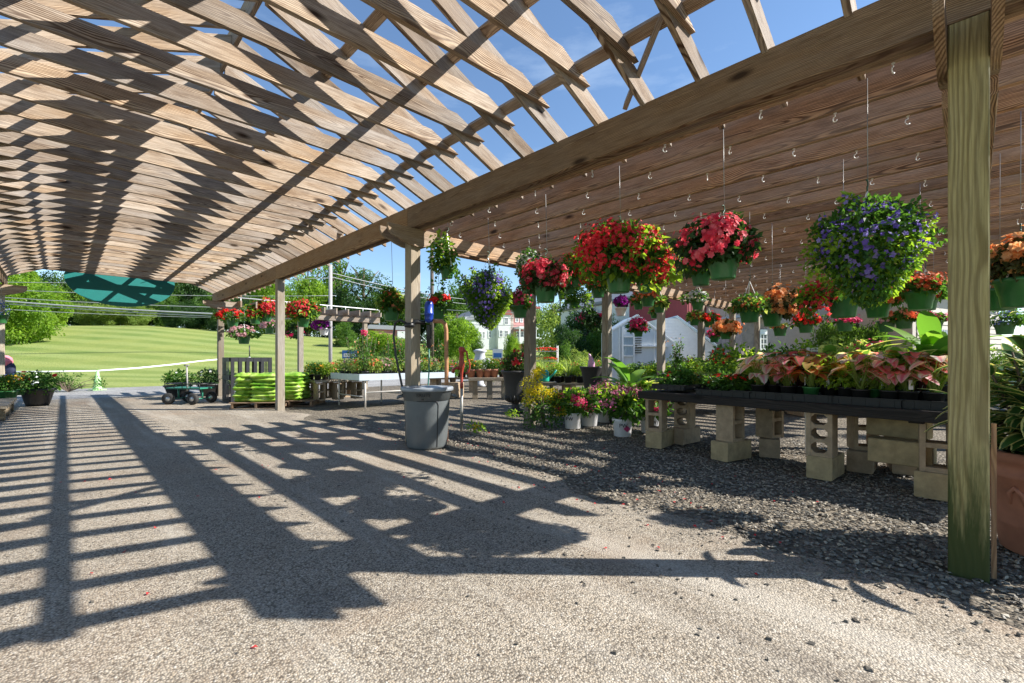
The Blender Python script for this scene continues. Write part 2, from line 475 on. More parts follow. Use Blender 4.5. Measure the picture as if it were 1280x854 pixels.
M['cal_orange'] = leafmat('coleus_orange', [(.55, .13, .06), (.6, .26, .09), (.5, .35, .1)], .42, .5, edge=(.4, .42, .08), edge_at=.72)
def petal(name, a, b, c): return leafmat(name, [a, b, c], .42, .55, hue=False)
M['p_red'] = petal('petal_red', (.70, .015, .03), (.80, .035, .05), (.86, .12, .11))
M['p_coral'] = petal('petal_coral', (.74, .03, .08), (.84, .09, .14), (.88, .24, .26))
M['p_scarlet'] = petal('petal_scarlet', (.66, .01, .01), (.78, .025, .02), (.86, .07, .04))
M['p_pink'] = petal('petal_pink', (.72, .10, .28), (.8, .22, .4), (.86, .42, .54))
M['p_hot'] = petal('petal_hot_pink', (.74, .015, .14), (.84, .05, .2), (.88, .22, .34))
M['p_pale'] = petal('petal_pale_pink', (.68, .3, .34), (.74, .44, .46), (.8, .6, .58))
M['p_purple'] = petal('petal_violet', (.17, .10, .50), (.28, .19, .66), (.46, .38, .78))
M['p_magenta'] = petal('petal_magenta', (.32, .015, .3), (.44, .03, .4), (.24, .02, .26))
M['p_orange'] = petal('petal_orange', (.78, .12, .04), (.86, .22, .09), (.88, .38, .2))
M['p_peach'] = petal('petal_peach', (.84, .26, .07), (.88, .42, .15), (.9, .56, .28))
M['p_white'] = petal('petal_white', (.7, .7, .66), (.78, .78, .74), (.8, .8, .78))
M['p_yellow'] = petal('petal_yellow', (.66, .4, .02), (.76, .54, .04), (.7, .26, .02))
M['p_blue'] = petal('petal_blue', (.14, .18, .55), (.25, .3, .7), (.45, .5, .8))
M['tree_bright'] = leafmat('tree_bright', [(.10, .2, .02), (.18, .31, .03), (.27, .41, .045)], .4)
M['tree_mid'] = leafmat('tree_mid', [(.04, .1, .014), (.085, .18, .025), (.14, .25, .038)], .35)
M['tree_dark'] = leafmat('tree_dark', [(.018, .055, .014), (.035, .09, .02), (.065, .13, .028)], .3)
M['tree_pale'] = leafmat('tree_pale', [(.12, .2, .04), (.2, .29, .06), (.29, .38, .1)], .35)

def bagmat():
    m, nt, b = newmat('lime_bag_plastic')
    L = nt.links.new
    tc = N(nt, 'ShaderNodeTexCoord')
    no = N(nt, 'ShaderNodeTexNoise', Scale=6.0, Detail=4.0); oi = N(nt, 'ShaderNodeObjectInfo'); av = N(nt, 'ShaderNodeVectorMath', operation='ADD'); L(tc.outputs['Object'], av.inputs[0]); L(oi.outputs['Location'], av.inputs[1]); L(av.outputs[0], no.inputs['Vector'])
    c = ramp(nt, no.outputs['Fac'], [(.35, (.10, .25, .02)), (.5, (.27, .45, .05)), (.62, (.42, .56, .13)), (.72, (.62, .68, .42))])
    L(c, b.inputs['Base Color']); b.inputs['Roughness'].default_value = .3
    bump(nt, b, no.outputs['Fac'], .012)
    return m
M['bag'] = bagmat()

def lawnmat():
    m, nt, b = newmat('mown_lawn')
    L = nt.links.new
    tc = N(nt, 'ShaderNodeTexCoord')
    mp = N(nt, 'ShaderNodeMapping'); mp.inputs['Rotation'].default_value = (0, 0, R(-28)); L(tc.outputs['Object'], mp.inputs[0])
    w = N(nt, 'ShaderNodeTexWave', wave_type='BANDS', bands_direction='X', Scale=.085, Distortion=5.0, Detail=2.0); L(mp.outputs[0], w.inputs['Vector'])
    w.inputs['Detail Scale'].default_value = .15
    no = N(nt, 'ShaderNodeTexNoise', Scale=.12, Detail=8.0, Roughness=.65); L(tc.outputs['Object'], no.inputs['Vector'])
    fi = N(nt, 'ShaderNodeTexNoise', Scale=9.0, Detail=4.0); L(tc.outputs['Object'], fi.inputs['Vector'])
    a = ramp(nt, w.outputs['Fac'], [(.25, (.135, .20, .045)), (.75, (.25, .30, .095))])
    c = mixc(nt, ramp(nt, no.outputs['Fac'], [(.35, 0.0), (.6, .75)]), a, (.27, .295, .08))
    c = mixc(nt, ramp(nt, fi.outputs['Fac'], [(.3, .5), (.55, 0.0)]), c, (.07, .11, .02))
    L(c, b.inputs['Base Color']); b.inputs['Roughness'].default_value = .9; b.inputs['Specular IOR Level'].default_value = .15
    bump(nt, b, fi.outputs['Fac'], .06)
    return m
M['lawn'] = lawnmat()
M['aisle'] = stones('pea_gravel_paving', 125, [(.135, .108, .082), (.31, .265, .205), (.46, .40, .315), (.375, .305, .22), (.565, .505, .42)], .004, patch=(.84, 1.1))
def dirt(m, col, sc, lo, hi, amt, st=None):
    nt = m.node_tree; b = nt.nodes['Principled BSDF']
    src = b.inputs['Base Color'].links[0].from_socket
    tc = N(nt, 'ShaderNodeTexCoord'); n = N(nt, 'ShaderNodeTexNoise', Scale=sc, Detail=6.0, Roughness=.62, Distortion=.6)
    if st:
        mp = N(nt, 'ShaderNodeMapping'); mp.inputs['Scale'].default_value = st; nt.links.new(tc.outputs['Object'], mp.inputs[0]); nt.links.new(mp.outputs[0], n.inputs['Vector'])
    else: nt.links.new(tc.outputs['Object'], n.inputs['Vector'])
    c = mixc(nt, ramp(nt, n.outputs['Fac'], [(lo, 0.0), (hi, amt)]), src, col)
    nt.links.new(c, b.inputs['Base Color'])
dirt(M['aisle'], (.25, .17, .11), .55, .5, .68, .55)
dirt(M['aisle'], (.10, .09, .08), 1.7, .60, .72, .5)
dirt(M['aisle'], (.56, .51, .43), 1.0, .52, .66, .35, (2.6, .22, 1))
dirt(M['aisle'], (.16, .135, .11), 1.0, .56, .72, .35, (3.1, .35, 1))
M['chips'] = stones('slate_gravel', 38, [(.10, .08, .058), (.175, .147, .11), (.255, .215, .16), (.138, .117, .088), (.35, .295, .22)], .016, patch=(.8, 1.15))
M['lane'] = stones('grey_lane', 30, [(.26, .25, .24), (.38, .37, .35), (.32, .31, .30)], .006)
# ================================================================== camera, sun, sky
random.seed(7); rng = np.random.default_rng(7)
cam_d = bpy.data.cameras.new('camera'); cam = bpy.data.objects.new('camera', cam_d); COL.objects.link(cam)
cam.location = (0, 0, H); cam.rotation_euler = (R(90), 0, -math.atan2(SY, CY))
cam_d.sensor_width = 36; cam_d.lens = FPX / 1280 * 36; cam_d.shift_y = 22 / 1280; cam_d.clip_start = .05; cam_d.clip_end = 2000
scene.camera = cam
SUN = Vector((.86, -.90, 1.0)).normalized()
sd = bpy.data.lights.new('sun', 'SUN'); sd.energy = 5.0; sd.angle = R(.5); sd.color = (1, .965, .91)
so = bpy.data.objects.new('sun', sd); COL.objects.link(so)
so.rotation_euler = SUN.to_track_quat('Z', 'Y').to_euler()
wd = bpy.data.worlds.new('World'); scene.world = wd; wd.use_nodes = True
nt = wd.node_tree; bg = nt.nodes['Background']
sky = nt.nodes.new('ShaderNodeTexSky'); sky.sky_type = 'NISHITA'; sky.sun_disc = False
sky.sun_elevation = math.asin(SUN.z); sky.sun_rotation = math.atan2(SUN.x, SUN.y)
sky.air_density = 1.0; sky.dust_density = 0.0; sky.ozone_density = 1.0
# thin wisps of cloud in the sky
tc = nt.nodes.new('ShaderNodeTexCoord'); mp = nt.nodes.new('ShaderNodeMapping'); mp.inputs['Scale'].default_value = (1.2, 1.6, 5.5)
nz = nt.nodes.new('ShaderNodeTexNoise'); nz.inputs['Scale'].default_value = 2.2; nz.inputs['Detail'].default_value = 7; nz.inputs['Roughness'].default_value = .6
nt.links.new(tc.outputs['Generated'], mp.inputs[0]); nt.links.new(mp.outputs[0], nz.inputs['Vector'])
cf = ramp(nt, nz.outputs['Fac'], [(.58, 0.0), (.85, .3)])
skyc = mixc(nt, cf, sky.outputs[0], (6.2, 6.6, 7.2))
skyc = mixc(nt, 1.0, skyc, (.98, 1.10, 1.20), 'MULTIPLY'); nt.links.new(skyc, bg.inputs['Color']); bg.inputs['Strength'].default_value = .082
vs = scene.view_settings
vs.view_transform = 'Standard'; vs.look = 'None'; vs.gamma = 1.0; vs.use_curve_mapping = False; vs.exposure = 1.1
scene.cycles.max_bounces = 8; scene.cycles.diffuse_bounces = 4; scene.cycles.transmission_bounces = 4
scene.cycles.use_denoising = True

# ================================================================== ground
def sheet(name, poly, z, m):
    mb = MB(); mb.add([(x, y, z) for x, y in poly], [tuple(range(len(poly)))])
    return struct(mb, name, m)

mb = MB()                     # lawn and land to the horizon, in a fan round the viewpoint
ds = [-40, -10, 0, 6, 12, 18, 22, 25, 28, 31, 34, 37, 40, 44, 48, 52, 56, 60, 65, 70, 76, 82, 90, 110, 150, 220, 400, 900]
us = np.linspace(-2.2, 2.2, 89)
V = []; F = []
for d in ds:
    for u in us:
        dd = max(d, 22) if d > 0 else 22
        r = u * (dd if d > 0 else 22)
        x = d * SY + r * CY; y = d * CY - r * SY
        z = terrain(x, y) if d > 20 else 0.0
        V.append((x, y, z - .03))
n = len(us)
for j in range(len(ds) - 1):
    for i in range(n - 1):
        F.append((j*n+i, j*n+i+1, (j+1)*n+i+1, (j+1)*n+i))
mb.add(V, F, 0, True)
struct(mb, 'lawn', M['lawn'])
sheet('gravel', [(-9, -10), (22, -10), (22, 16.3), (-9, 16.3)], -.012, M['chips'])
# aisle of pea gravel with an uneven edge along the post line
edge = []
yv = -9.0
while yv < 16.4:
    bx = np.interp(yv, [-9, -.1, .9, 2.1, 3.8, 6.5, 9, 12, 16.4], [2.5, 2.62, 2.72, 2.95, 3.15, 2.95, 3.1, 3.3, 4.2])
    edge.append((bx + .10 * math.sin(yv * 2.3) + .07 * math.sin(yv * 5.1 + 1) + random.uniform(-.05, .05), yv)); yv += .16
pts = [(-1.6, -9)] + edge + [(-1.6, 16.35)]
mb = MB()
V = []; F = []
for i, (x, y) in enumerate(edge):
    V += [(-1.75, y, 0.0), (x - .25, y, 0.0), (x, y, -.010)]
for i in range(len(edge) - 1):
    o = i * 3
    F += [(o, o + 1, o + 4, o + 3), (o + 1, o + 2, o + 5, o + 4)]
mb.add(V, F); struct(mb, 'aisle', M['aisle'])
sheet('lane', [(-30, 16.2), (9.5, 15.7), (16, 17.5), (30, 30), (28, 33), (10, 22.0), (-30, 20.6)], -.006, M['lane'])

# loose slate chips: real stones along the near gravel, some strewn over the aisle
def chip_cloud(pts, smin, smax):
    base = np.array([(-1,-.55,-.2),(.9,-.7,-.2),(1.1,.5,-.2),(-.5,.8,-.2),(-.8,-.45,.22),(.75,-.5,.2),(.8,.4,.25),(-.4,.6,.2)])
    fa = np.array([(0,3,2,1),(4,5,6,7),(0,1,5,4),(1,2,6,5),(2,3,7,6),(3,0,4,7)], np.int32)
    n = len(pts)
    sz = rng.uniform(smin, smax, n)[:, None, None] * rng.uniform(.55, 1.3, (n, 1, 3))
    Vv = (base[None] + rng.uniform(-.22, .22, (n, 8, 3))) * sz
    a = rng.uniform(0, 6.28, n); tx = rng.normal(0, .28, n)
    ca, sa = np.cos(a), np.sin(a); ct, st_ = np.cos(tx), np.sin(tx)
    x, y, z = Vv[..., 0], Vv[..., 1], Vv[..., 2]
    y2 = y * ct[:, None] - z * st_[:, None]; z2 = y * st_[:, None] + z * ct[:, None]
    X = x * ca[:, None] - y2 * sa[:, None]; Y = x * sa[:, None] + y2 * ca[:, None]
    Vv = np.stack([X, Y, z2], -1) + pts[:, None, :]
    Fv = (np.arange(n, dtype=np.int32)[:, None, None] * 8 + fa[None]).reshape(-1, 4)
    return Vv.reshape(-1, 3), Fv, np.repeat(rng.uniform(.01, 1, n), 8)
def slatemat():
    m, nt, b = newmat('slate_chips')
    a = N(nt, 'ShaderNodeAttribute', attribute_name='lv')
    nt.links.new(ramp(nt, a.outputs['Fac'], [(0, (.075, .064, .05)), (.45, (.15, .13, .10)), (.8, (.26, .225, .17)), (1, (.40, .33, .23))]), b.inputs['Base Color'])
    b.inputs['Roughness'].default_value = .62
    return m
M['chipsgeo'] = slatemat()
nn = 46000
x = rng.uniform(2.3, 6.6, nn); y = rng.uniform(-1.6, 5.2, nn)
bx = np.interp(y, [-2, -.1, .9, 2.1, 3.8, 5.2], [2.5, 2.62, 2.72, 2.95, 3.15, 3.05])
keep = (x > bx + rng.normal(.04, .2, nn)) & (rng.uniform(0, 1, nn) < np.clip(1.25 - (x - 2.6) * .22, .12, 1))
P = np.stack([x, y, np.full(nn, .0)], 1)[keep]
Va, Fa, la = chip_cloud(P, .005, .0145)
mb = MB(); mb.add(Va, Fa, 0, False, lv=la)
x = rng.normal(2.25, .5, 420); y = rng.uniform(-1.0, 3.6, 420); k = x < 2.9
Va, Fa, la = chip_cloud(np.stack([x, y, np.full(420, .004)], 1)[k], .003, .012); mb.add(Va, Fa, 0, False, lv=la * .5)
x = rng.uniform(-.8, 3, 260); y = rng.uniform(.6, 9, 260)
Va, Fa, la = chip_cloud(np.stack([x, y, np.full(260, .003)], 1), .003, .009); mb.add(Va, Fa, 0, False, lv=la * .5)
o = mb.build('slate_chips', M['chipsgeo']); tag(o, 'loose dark slate chips lying over the gravel by the posts', 'gravel', kind='stuff')

pe = MB(); n_ = 150
pp = np.stack([rng.uniform(-.3, 4.6, n_), rng.uniform(.7, 6.5, n_), np.full(n_, .006)], 1); pp[:90, 0] = rng.normal(3.3, .5, 90)
pe.leaves(pp, np.concatenate([rng.normal(0, 1, (n_, 2)), np.zeros((n_, 1))], 1), np.tile([0, 0, 1.0], (n_, 1)) + rng.normal(0, .3, (n_, 3)), rng.uniform(.012, .03, n_), rng.uniform(.01, .022, n_), rng.uniform(.05, 1, n_), 0)
o = pe.build('fallen_petals', M['p_red']); tag(o, 'small red petals fallen on the gravel under the baskets', 'petals', kind='stuff')
# ================================================================== main pergola over the aisle
XR, XL, XM = 3.09, -.98, 1.055          # post rows and ridge line
YP = [.02, 4.90, 9.78, 14.65]
Y0, Y1 = -.62, 15.25
BZ0, BZ1 = 2.62, 2.885
SL = .42
per = thing('pergola', 'long timber pergola with gabled rafters and collar ties spanning the gravel aisle', 'pergola', (XM, 7.3, 0))
def pbuild(mb, name, m): 
    o = mb.build(name, m); o.parent = per; o.matrix_parent_inverse = per.matrix_world.inverted() if False else Matrix.Translation((-XM, -7.3, 0)); return o
for side, X in ((1, XR), (-1, XL)):
    for i, y in enumerate(YP):
        mb = MB(); mb.board((X, y, -.08), (X, y, BZ0 - .003), .14, .14, up=(0, 1, 0), ch=.006)
        o = pbuild(mb, 'post', M['post'] if (side == 1 and i < 1) else M['greypost'])
        if side == 1 and i == 0: o['label'] = 'green treated post with dark algae at its foot'
        for s in (-1, 1):
            if i == 2: continue
            mb = MB()
            prof = [(-.40, .175), (.40, .175), (.40, .125), (.375, .075), (.33, .045), (.27, .03), (.2, -.0), (.1, -.03), (.0, -.04), (-.1, -.03), (-.2, -.0), (-.27, .03), (-.33, .045), (-.375, .075), (-.40, .125)]
            mb.prism(prof, (X, y + s * .0905, BZ0 - .178), (1, 0, 0), (0, 0, 1), (0, 1, 0), .038)
            pbuild(mb, 'corbel', M['roof'] if i else M['beam'])
    cuts = [Y0, YP[1], YP[2], Y1]
    for j in range(3):
        for s in (-1, 1):
            mb = MB(); k = random.uniform(-.003, .003)
            mb.board((X + s * .058, cuts[j] + .003, (BZ0 + BZ1) / 2 + k), (X + s * .058, cuts[j+1] - .003, (BZ0 + BZ1) / 2 + k), BZ1 - BZ0, .038)
            pbuild(mb, 'beam', M['beam'])
mb = MB(); mb.box((XR + .0, YP[0] - .0735 - .010, .36), (.03, .018, .72)); pbuild(mb, 'batten', M['stake'])
# rafters, one mesh per side copied along the aisle
RH = .140
def rafter_mesh(side):
    mb = MB()
    seat = XR - .06
    tail = XR + .33
    xr = XM + .02
    z = lambda x: 2.86 + (seat - x) * SL
    zt = .154
    poly = [(tail, z(tail)), (xr, z(xr)), (xr, z(xr) + zt), (tail, z(tail) + zt)]
    poly = [(p - XM, q) for p, q in poly]
    if side < 0: poly = [(-p, q) for p, q in poly]
    ax = Vector((-side, 0, SL)).normalized()
    # grain runs up the slope
    V = []; G = []
    for s in (-.5, .5):
        for (p, q) in poly:
            V.append((p, s * .038, q)); G.append((p * ax.x + (q - 2.86) * ax.z + 3, q - 2.86 + abs(p) * SL, s * .038 + .03))
    F = [(i, (i + 1) % 4, 4 + (i + 1) % 4, 4 + i) for i in range(4)] + [(3, 2, 1, 0), (4, 5, 6, 7)]
    if side < 0: F = [tuple(reversed(f)) for f in F]
    mb.add(V, F, 0, g=G)
    return mb
CZ = 3.09
def collar_mesh():
    mb = MB()
    zb, zt = CZ, CZ + RH
    xe = lambda zz: (XR - .06) - (zz - 2.86 - .154) / SL - XM
    b, t = xe(zb), xe(zt)
    poly = [(-b, zb), (b, zb), (t, zt), (-t, zt)]
    V = []; G = []
    for s in (-.5, .5):
        for (p, q) in poly: V.append((p, s * .038, q)); G.append((p + 3, q - zb - .07, s * .038 + .035))
    F = [(i, (i + 1) % 4, 4 + (i + 1) % 4, 4 + i) for i in range(4)] + [(3, 2, 1, 0), (4, 5, 6, 7)]
    mb.add(V, F, 0, g=G)
    return mb
protoR = rafter_mesh(1).build('rafter', M['roof']); protoL = rafter_mesh(-1).build('rafter', M['roof']); protoC = collar_mesh().build('collar_tie', M['roof'])
for i in range(39):
    y = -.334 + .406 * i
    for pr, dy in ((protoR, 0), (protoL, 0), (protoC, -.0395)):
        o = pr if i == 0 else pr.copy()
        if i: COL.objects.link(o)
        o.parent = per; o.location = (0, y + dy - 7.3 + random.uniform(-.006, .006), random.uniform(-.003, .003)); o.rotation_euler = (0, 0, random.uniform(-.003, .003))
top = lambda x: 2.86 + (XR - .06 - x) * SL + .154
for side in (1, -1):
    for x in (2.70, 2.17, 1.68):
        for a, b in ((Y0 + .1, 5.2), (5.2, 10.4), (10.4, Y1 - .05)):
            mb = MB()
            xx = XM + side * (x - XM)
            nrm = Vector((side * SL, 0, 1)).normalized()
            c = Vector((xx, 0, top(x))) + nrm * .021
            mb.board((c.x, a + .002, c.z), (c.x, b - .002, c.z), .089, .038, up=(-side, 0, SL))
            pbuild(mb, 'purlin', M['roof'])
for a, b in ((Y0 + .1, 5.2), (5.2, 10.4), (10.4, Y1 - .05)):
    mb = MB(); mb.board((XM, a + .002, 3.82), (XM, b - .002, 3.82), .19, .036); pbuild(mb, 'ridge_board', M['roof'])
for (yb, yt) in ((1.9, 1.30), (6.9, 7.5)):
    mb = MB(); mb.board((XR + .02, yb, 2.99), (2.62, yt, 3.22), .089, .036, up=(SL, 0, 1)); pbuild(mb, 'brace', M['roof'])

# teal oval panel hung from the far end
t = thing('oval_sign', 'blank teal oval panel hanging under the far gable of the pergola', 'sign', (1.08, 15.36, 3.02))
mb = MB()
prof = [(math.cos(a) * 1.08, math.sin(a) * .65) for a in np.linspace(0, 2 * PI, 73)[:-1]]
mb.prism(prof, (0, 0, 0), (1, 0, 0), (0, 0, 1), (0, 1, 0), .03)
mb.build('panel', M['teal'], t)
for sx in (-.55, .55):
    mb = MB(); mb.tube([(sx, -.03, .1), (sx, -.22, .22)], .006); mb.build('hanger', M['wire'], t)

# ================================================================== shade canopy to the right
cx0, npost, dx = 3.09, 7, 2.13
can = thing('shade_canopy', 'flat timber slat canopy with white hooks sheltering the flower benches', 'canopy', (9, 2.4, 0))
OFF = Matrix.Translation((-9, -2.4, 0))
def cbuild(mb, name, m):
    o = mb.build(name, m, can); o.matrix_parent_inverse = OFF; return o
for y in (YP[0], YP[1]):
    for k in range(1, npost):
        X = cx0 + dx * k
        mb = MB(); mb.board((X, y, -.08), (X, y, 2.60), .14, .14, up=(0, 1, 0), ch=.006); cbuild(mb, 'post', M['greypost'])
    for s in (-1, 1):
        for a, b in ((3.52, 7.35), (7.35, 11.61), (11.61, 15.95)):
            mb = MB(); mb.board((a + .003, y + s * .0905, 2.518), (b - .003, y + s * .0905, 2.518), .184, .038); cbuild(mb, 'cross_beam', M['canopy'])
slat_x = [3.215 + .385 * i for i in range(33)]
mb = MB(); mb.board((0, -3.06, 0), (0, 3.06, 0), .184, .038)
sp = mb.build('slat', M['canopy'])
for i, x in enumerate(slat_x):
    o = sp if i == 0 else sp.copy()
    if i: COL.objects.link(o)
    o.parent = can; o.location = (x - 9, 0, 2.612 + .092 + .02)
    o.rotation_euler = (0, 0, random.uniform(-.002, .002))
# cup hooks under the slats
hk = MB()
arc = [(0, 0, .0), (0, 0, -.022)] + [(0, .016 * math.sin(a), -.040 + .018 * math.cos(a)) for a in np.linspace(.0, 4.1, 8)]
hk.tube(arc, .0036, 5); hk.lathe([(.0, 0), (.010, -.001), (.009, -.005), (.002, -.006)], seg=8, cap0=False)
hookp = hk.build('hook', M['hook']); far = MB()
hooks = []
for i, x in enumerate(slat_x):
    for k in range(9):
        y = -.35 + .66 * k + (.33 if i % 2 else 0)
        if y > 5.2 or abs(y - YP[0]) < .16 or abs(y - YP[1]) < .16: continue
        hooks.append((x * x + y * y, x, y))
hooks.sort()
first = True
for j, (q, x, y) in enumerate(hooks):
    if j < 98:
        o = hookp if first else hookp.copy()
        if not first: COL.objects.link(o)
        first = False
        o.parent = can; o.location = (x - 9, y - 2.4, 2.632); o.rotation_euler = (0, 0, random.uniform(-1.4, 1.4))
    else:
        a = random.uniform(0, 6)
        far.tube([(x + p * math.cos(a) + qq * math.sin(a), y + qq * math.cos(a), 2.632 + r) for p, qq, r in arc], .0038, 4)
o = cbuild(far, 'hook', M['hook']); o['kind'] = 'stuff'; o['label'] = 'small white hooks under the far slats'

# far canopy beyond the lime bags
fc = thing('small_trellis', 'short timber trellis roof on grey posts beyond the lime green bags', 'trellis', (5.4, 14.65, 0))
OFF = Matrix.Translation((-5.4, -14.65, 0))
def fbuild(mb, name, m):
    o = mb.build(name, m, fc); o.matrix_parent_inverse = OFF; return o
for k in (1, 2):
    X = cx0 + dx * k; mb = MB(); mb.board((X, 14.65, -.08), (X, 14.65, 2.44), .14, .14, up=(0, 1, 0)); fbuild(mb, 'post', M['greypost'])
for s in (-1, 1):
    mb = MB(); mb.board((3.4, 14.65 + s * .0905, 2.36), (7.85, 14.65 + s * .0905, 2.36), .184, .038); fbuild(mb, 'cross_beam', M['roof'])
for k in range(12):
    X = 3.5 + .385 * k
    mb = MB(); mb.board((X, 14.25, 2.55), (X, 15.9, 2.55), .184, .038); fbuild(mb, 'slat', M['roof'])
mb = MB(); mb.tube([(3.2, 14.3, 2.72), (7.9, 14.3, 2.70)], .016)
for k in range(8): mb.tube([(3.5 + .6 * k, 14.3, 2.6), (3.5 + .6 * k, 14.3, 2.71)], .012)
fbuild(mb, 'pipe', M['white'])
# ================================================================== foliage helpers
def unit(n):
    v = rng.normal(0, 1, (n, 3)); return v / np.linalg.norm(v, axis=1, keepdims=True)
KEEP = None; TAPER = 0.0
def keepout(p):
    if KEEP is None: return np.ones(len(p), bool)
    r, h = KEEP
    return ~((np.hypot(p[:, 0], p[:, 1]) < r * 2.3) & (p[:, 2] < h * .80))
def crown_pts(n, c, rad, inner=.45, lump=.25, nl=9):
    """points in an uneven ellipsoid; returns points, outward directions, clump value"""
    d = unit(n)
    L = unit(nl); amp = rng.uniform(-lump, lump, nl)
    s = 1 + (np.clip(d @ L.T, 0, 1) ** 3 * amp).sum(1)
    r = (inner + (1 - inner) * rng.uniform(0, 1, n) ** .6) * s
    q = d * r[:, None]
    if TAPER: q[:, :2] *= (1 + TAPER * np.minimum(q[:, 2:3], 0)); q[:, 2] = np.where(q[:, 2] > 0, q[:, 2] * .85, q[:, 2])
    p = q * np.array(rad) + np.array(c)
    cl = np.clip((d @ L.T), 0, 1) ** 4 @ rng.uniform(-.5, .5, nl)
    return p, d, cl
def add_leaves(mb, n, c, rad, L, W, m=0, inner=.4, droop=.3, lump=.25, fold=.25):
    p, d, cl = crown_pts(n, c, rad, inner, lump * 1.2)
    D = d + rng.normal(0, .55, (n, 3)); D[:, 2] -= droop
    Nn = d * .5 + np.array([0, 0, .9]) + rng.normal(0, .45, (n, 3))
    lv = np.clip(.45 + cl * .5 + rng.normal(0, .22, n), .01, 1)
    k = keepout(p)
    mb.leaves(p[k], D[k], Nn[k], (L * rng.uniform(.65, 1.25, n))[k], (W * rng.uniform(.7, 1.2, n))[k], lv[k], m, fold)
def add_flowers(mb, pos, nor, size, m=0, petals=5, cup=.35):
    n = len(pos)
    nor = nor / (np.linalg.norm(nor, axis=1, keepdims=True) + 1e-6)
    t = np.cross(nor, rng.normal(0, 1, (n, 3))); t /= (np.linalg.norm(t, axis=1, keepdims=True) + 1e-6)
    b = np.cross(nor, t)
    sz = size * rng.uniform(.7, 1.25, n); v = rng.uniform(.02, 1, n)
    for k in range(petals):
        a = 2 * PI * k / petals
        D = t * math.cos(a) + b * math.sin(a) + nor * cup
        mb.leaves(pos, D, nor, sz * .55, sz * .55, np.clip(v + rng.normal(0, .12, n), .01, 1), m, .08)
def flowers_on(mb, n, c, rad, size, m=0, bias=(0, 0, .35), petals=5, clusters=0, spread=.05, out=1.0, lump=.2):
    if clusters:
        d0 = unit(clusters * 3) + np.array(bias); d0 /= np.linalg.norm(d0, axis=1, keepdims=True)
        d0 = d0[d0[:, 2] > -.6][:clusters]
        cc = d0 * np.array(rad) * out + np.array(c)
        k = rng.integers(0, len(cc), n)
        off = rng.normal(0, spread, (n, 3))
        pos = cc[k] + off; nor = d0[k] + off / spread * .5
    else:
        d0 = unit(n) + np.array(bias); d0 /= np.linalg.norm(d0, axis=1, keepdims=True)
        pos = d0 * np.array(rad) * out * rng.uniform(.88, 1.08, n)[:, None] + np.array(c); nor = d0 + rng.normal(0, .35, (n, 3))
    if TAPER:
        zz = (pos[:, 2:3] - c[2]) / rad[2]
        pos[:, :2] = (pos[:, :2] - np.array(c[:2])) * (1 + TAPER * np.minimum(zz, 0)) + np.array(c[:2]); pos[:, 2] = np.where(zz[:, 0] > 0, c[2] + (pos[:, 2] - c[2]) * .85, pos[:, 2])
    k = keepout(pos); add_flowers(mb, pos[k], nor[k], size, m, petals)

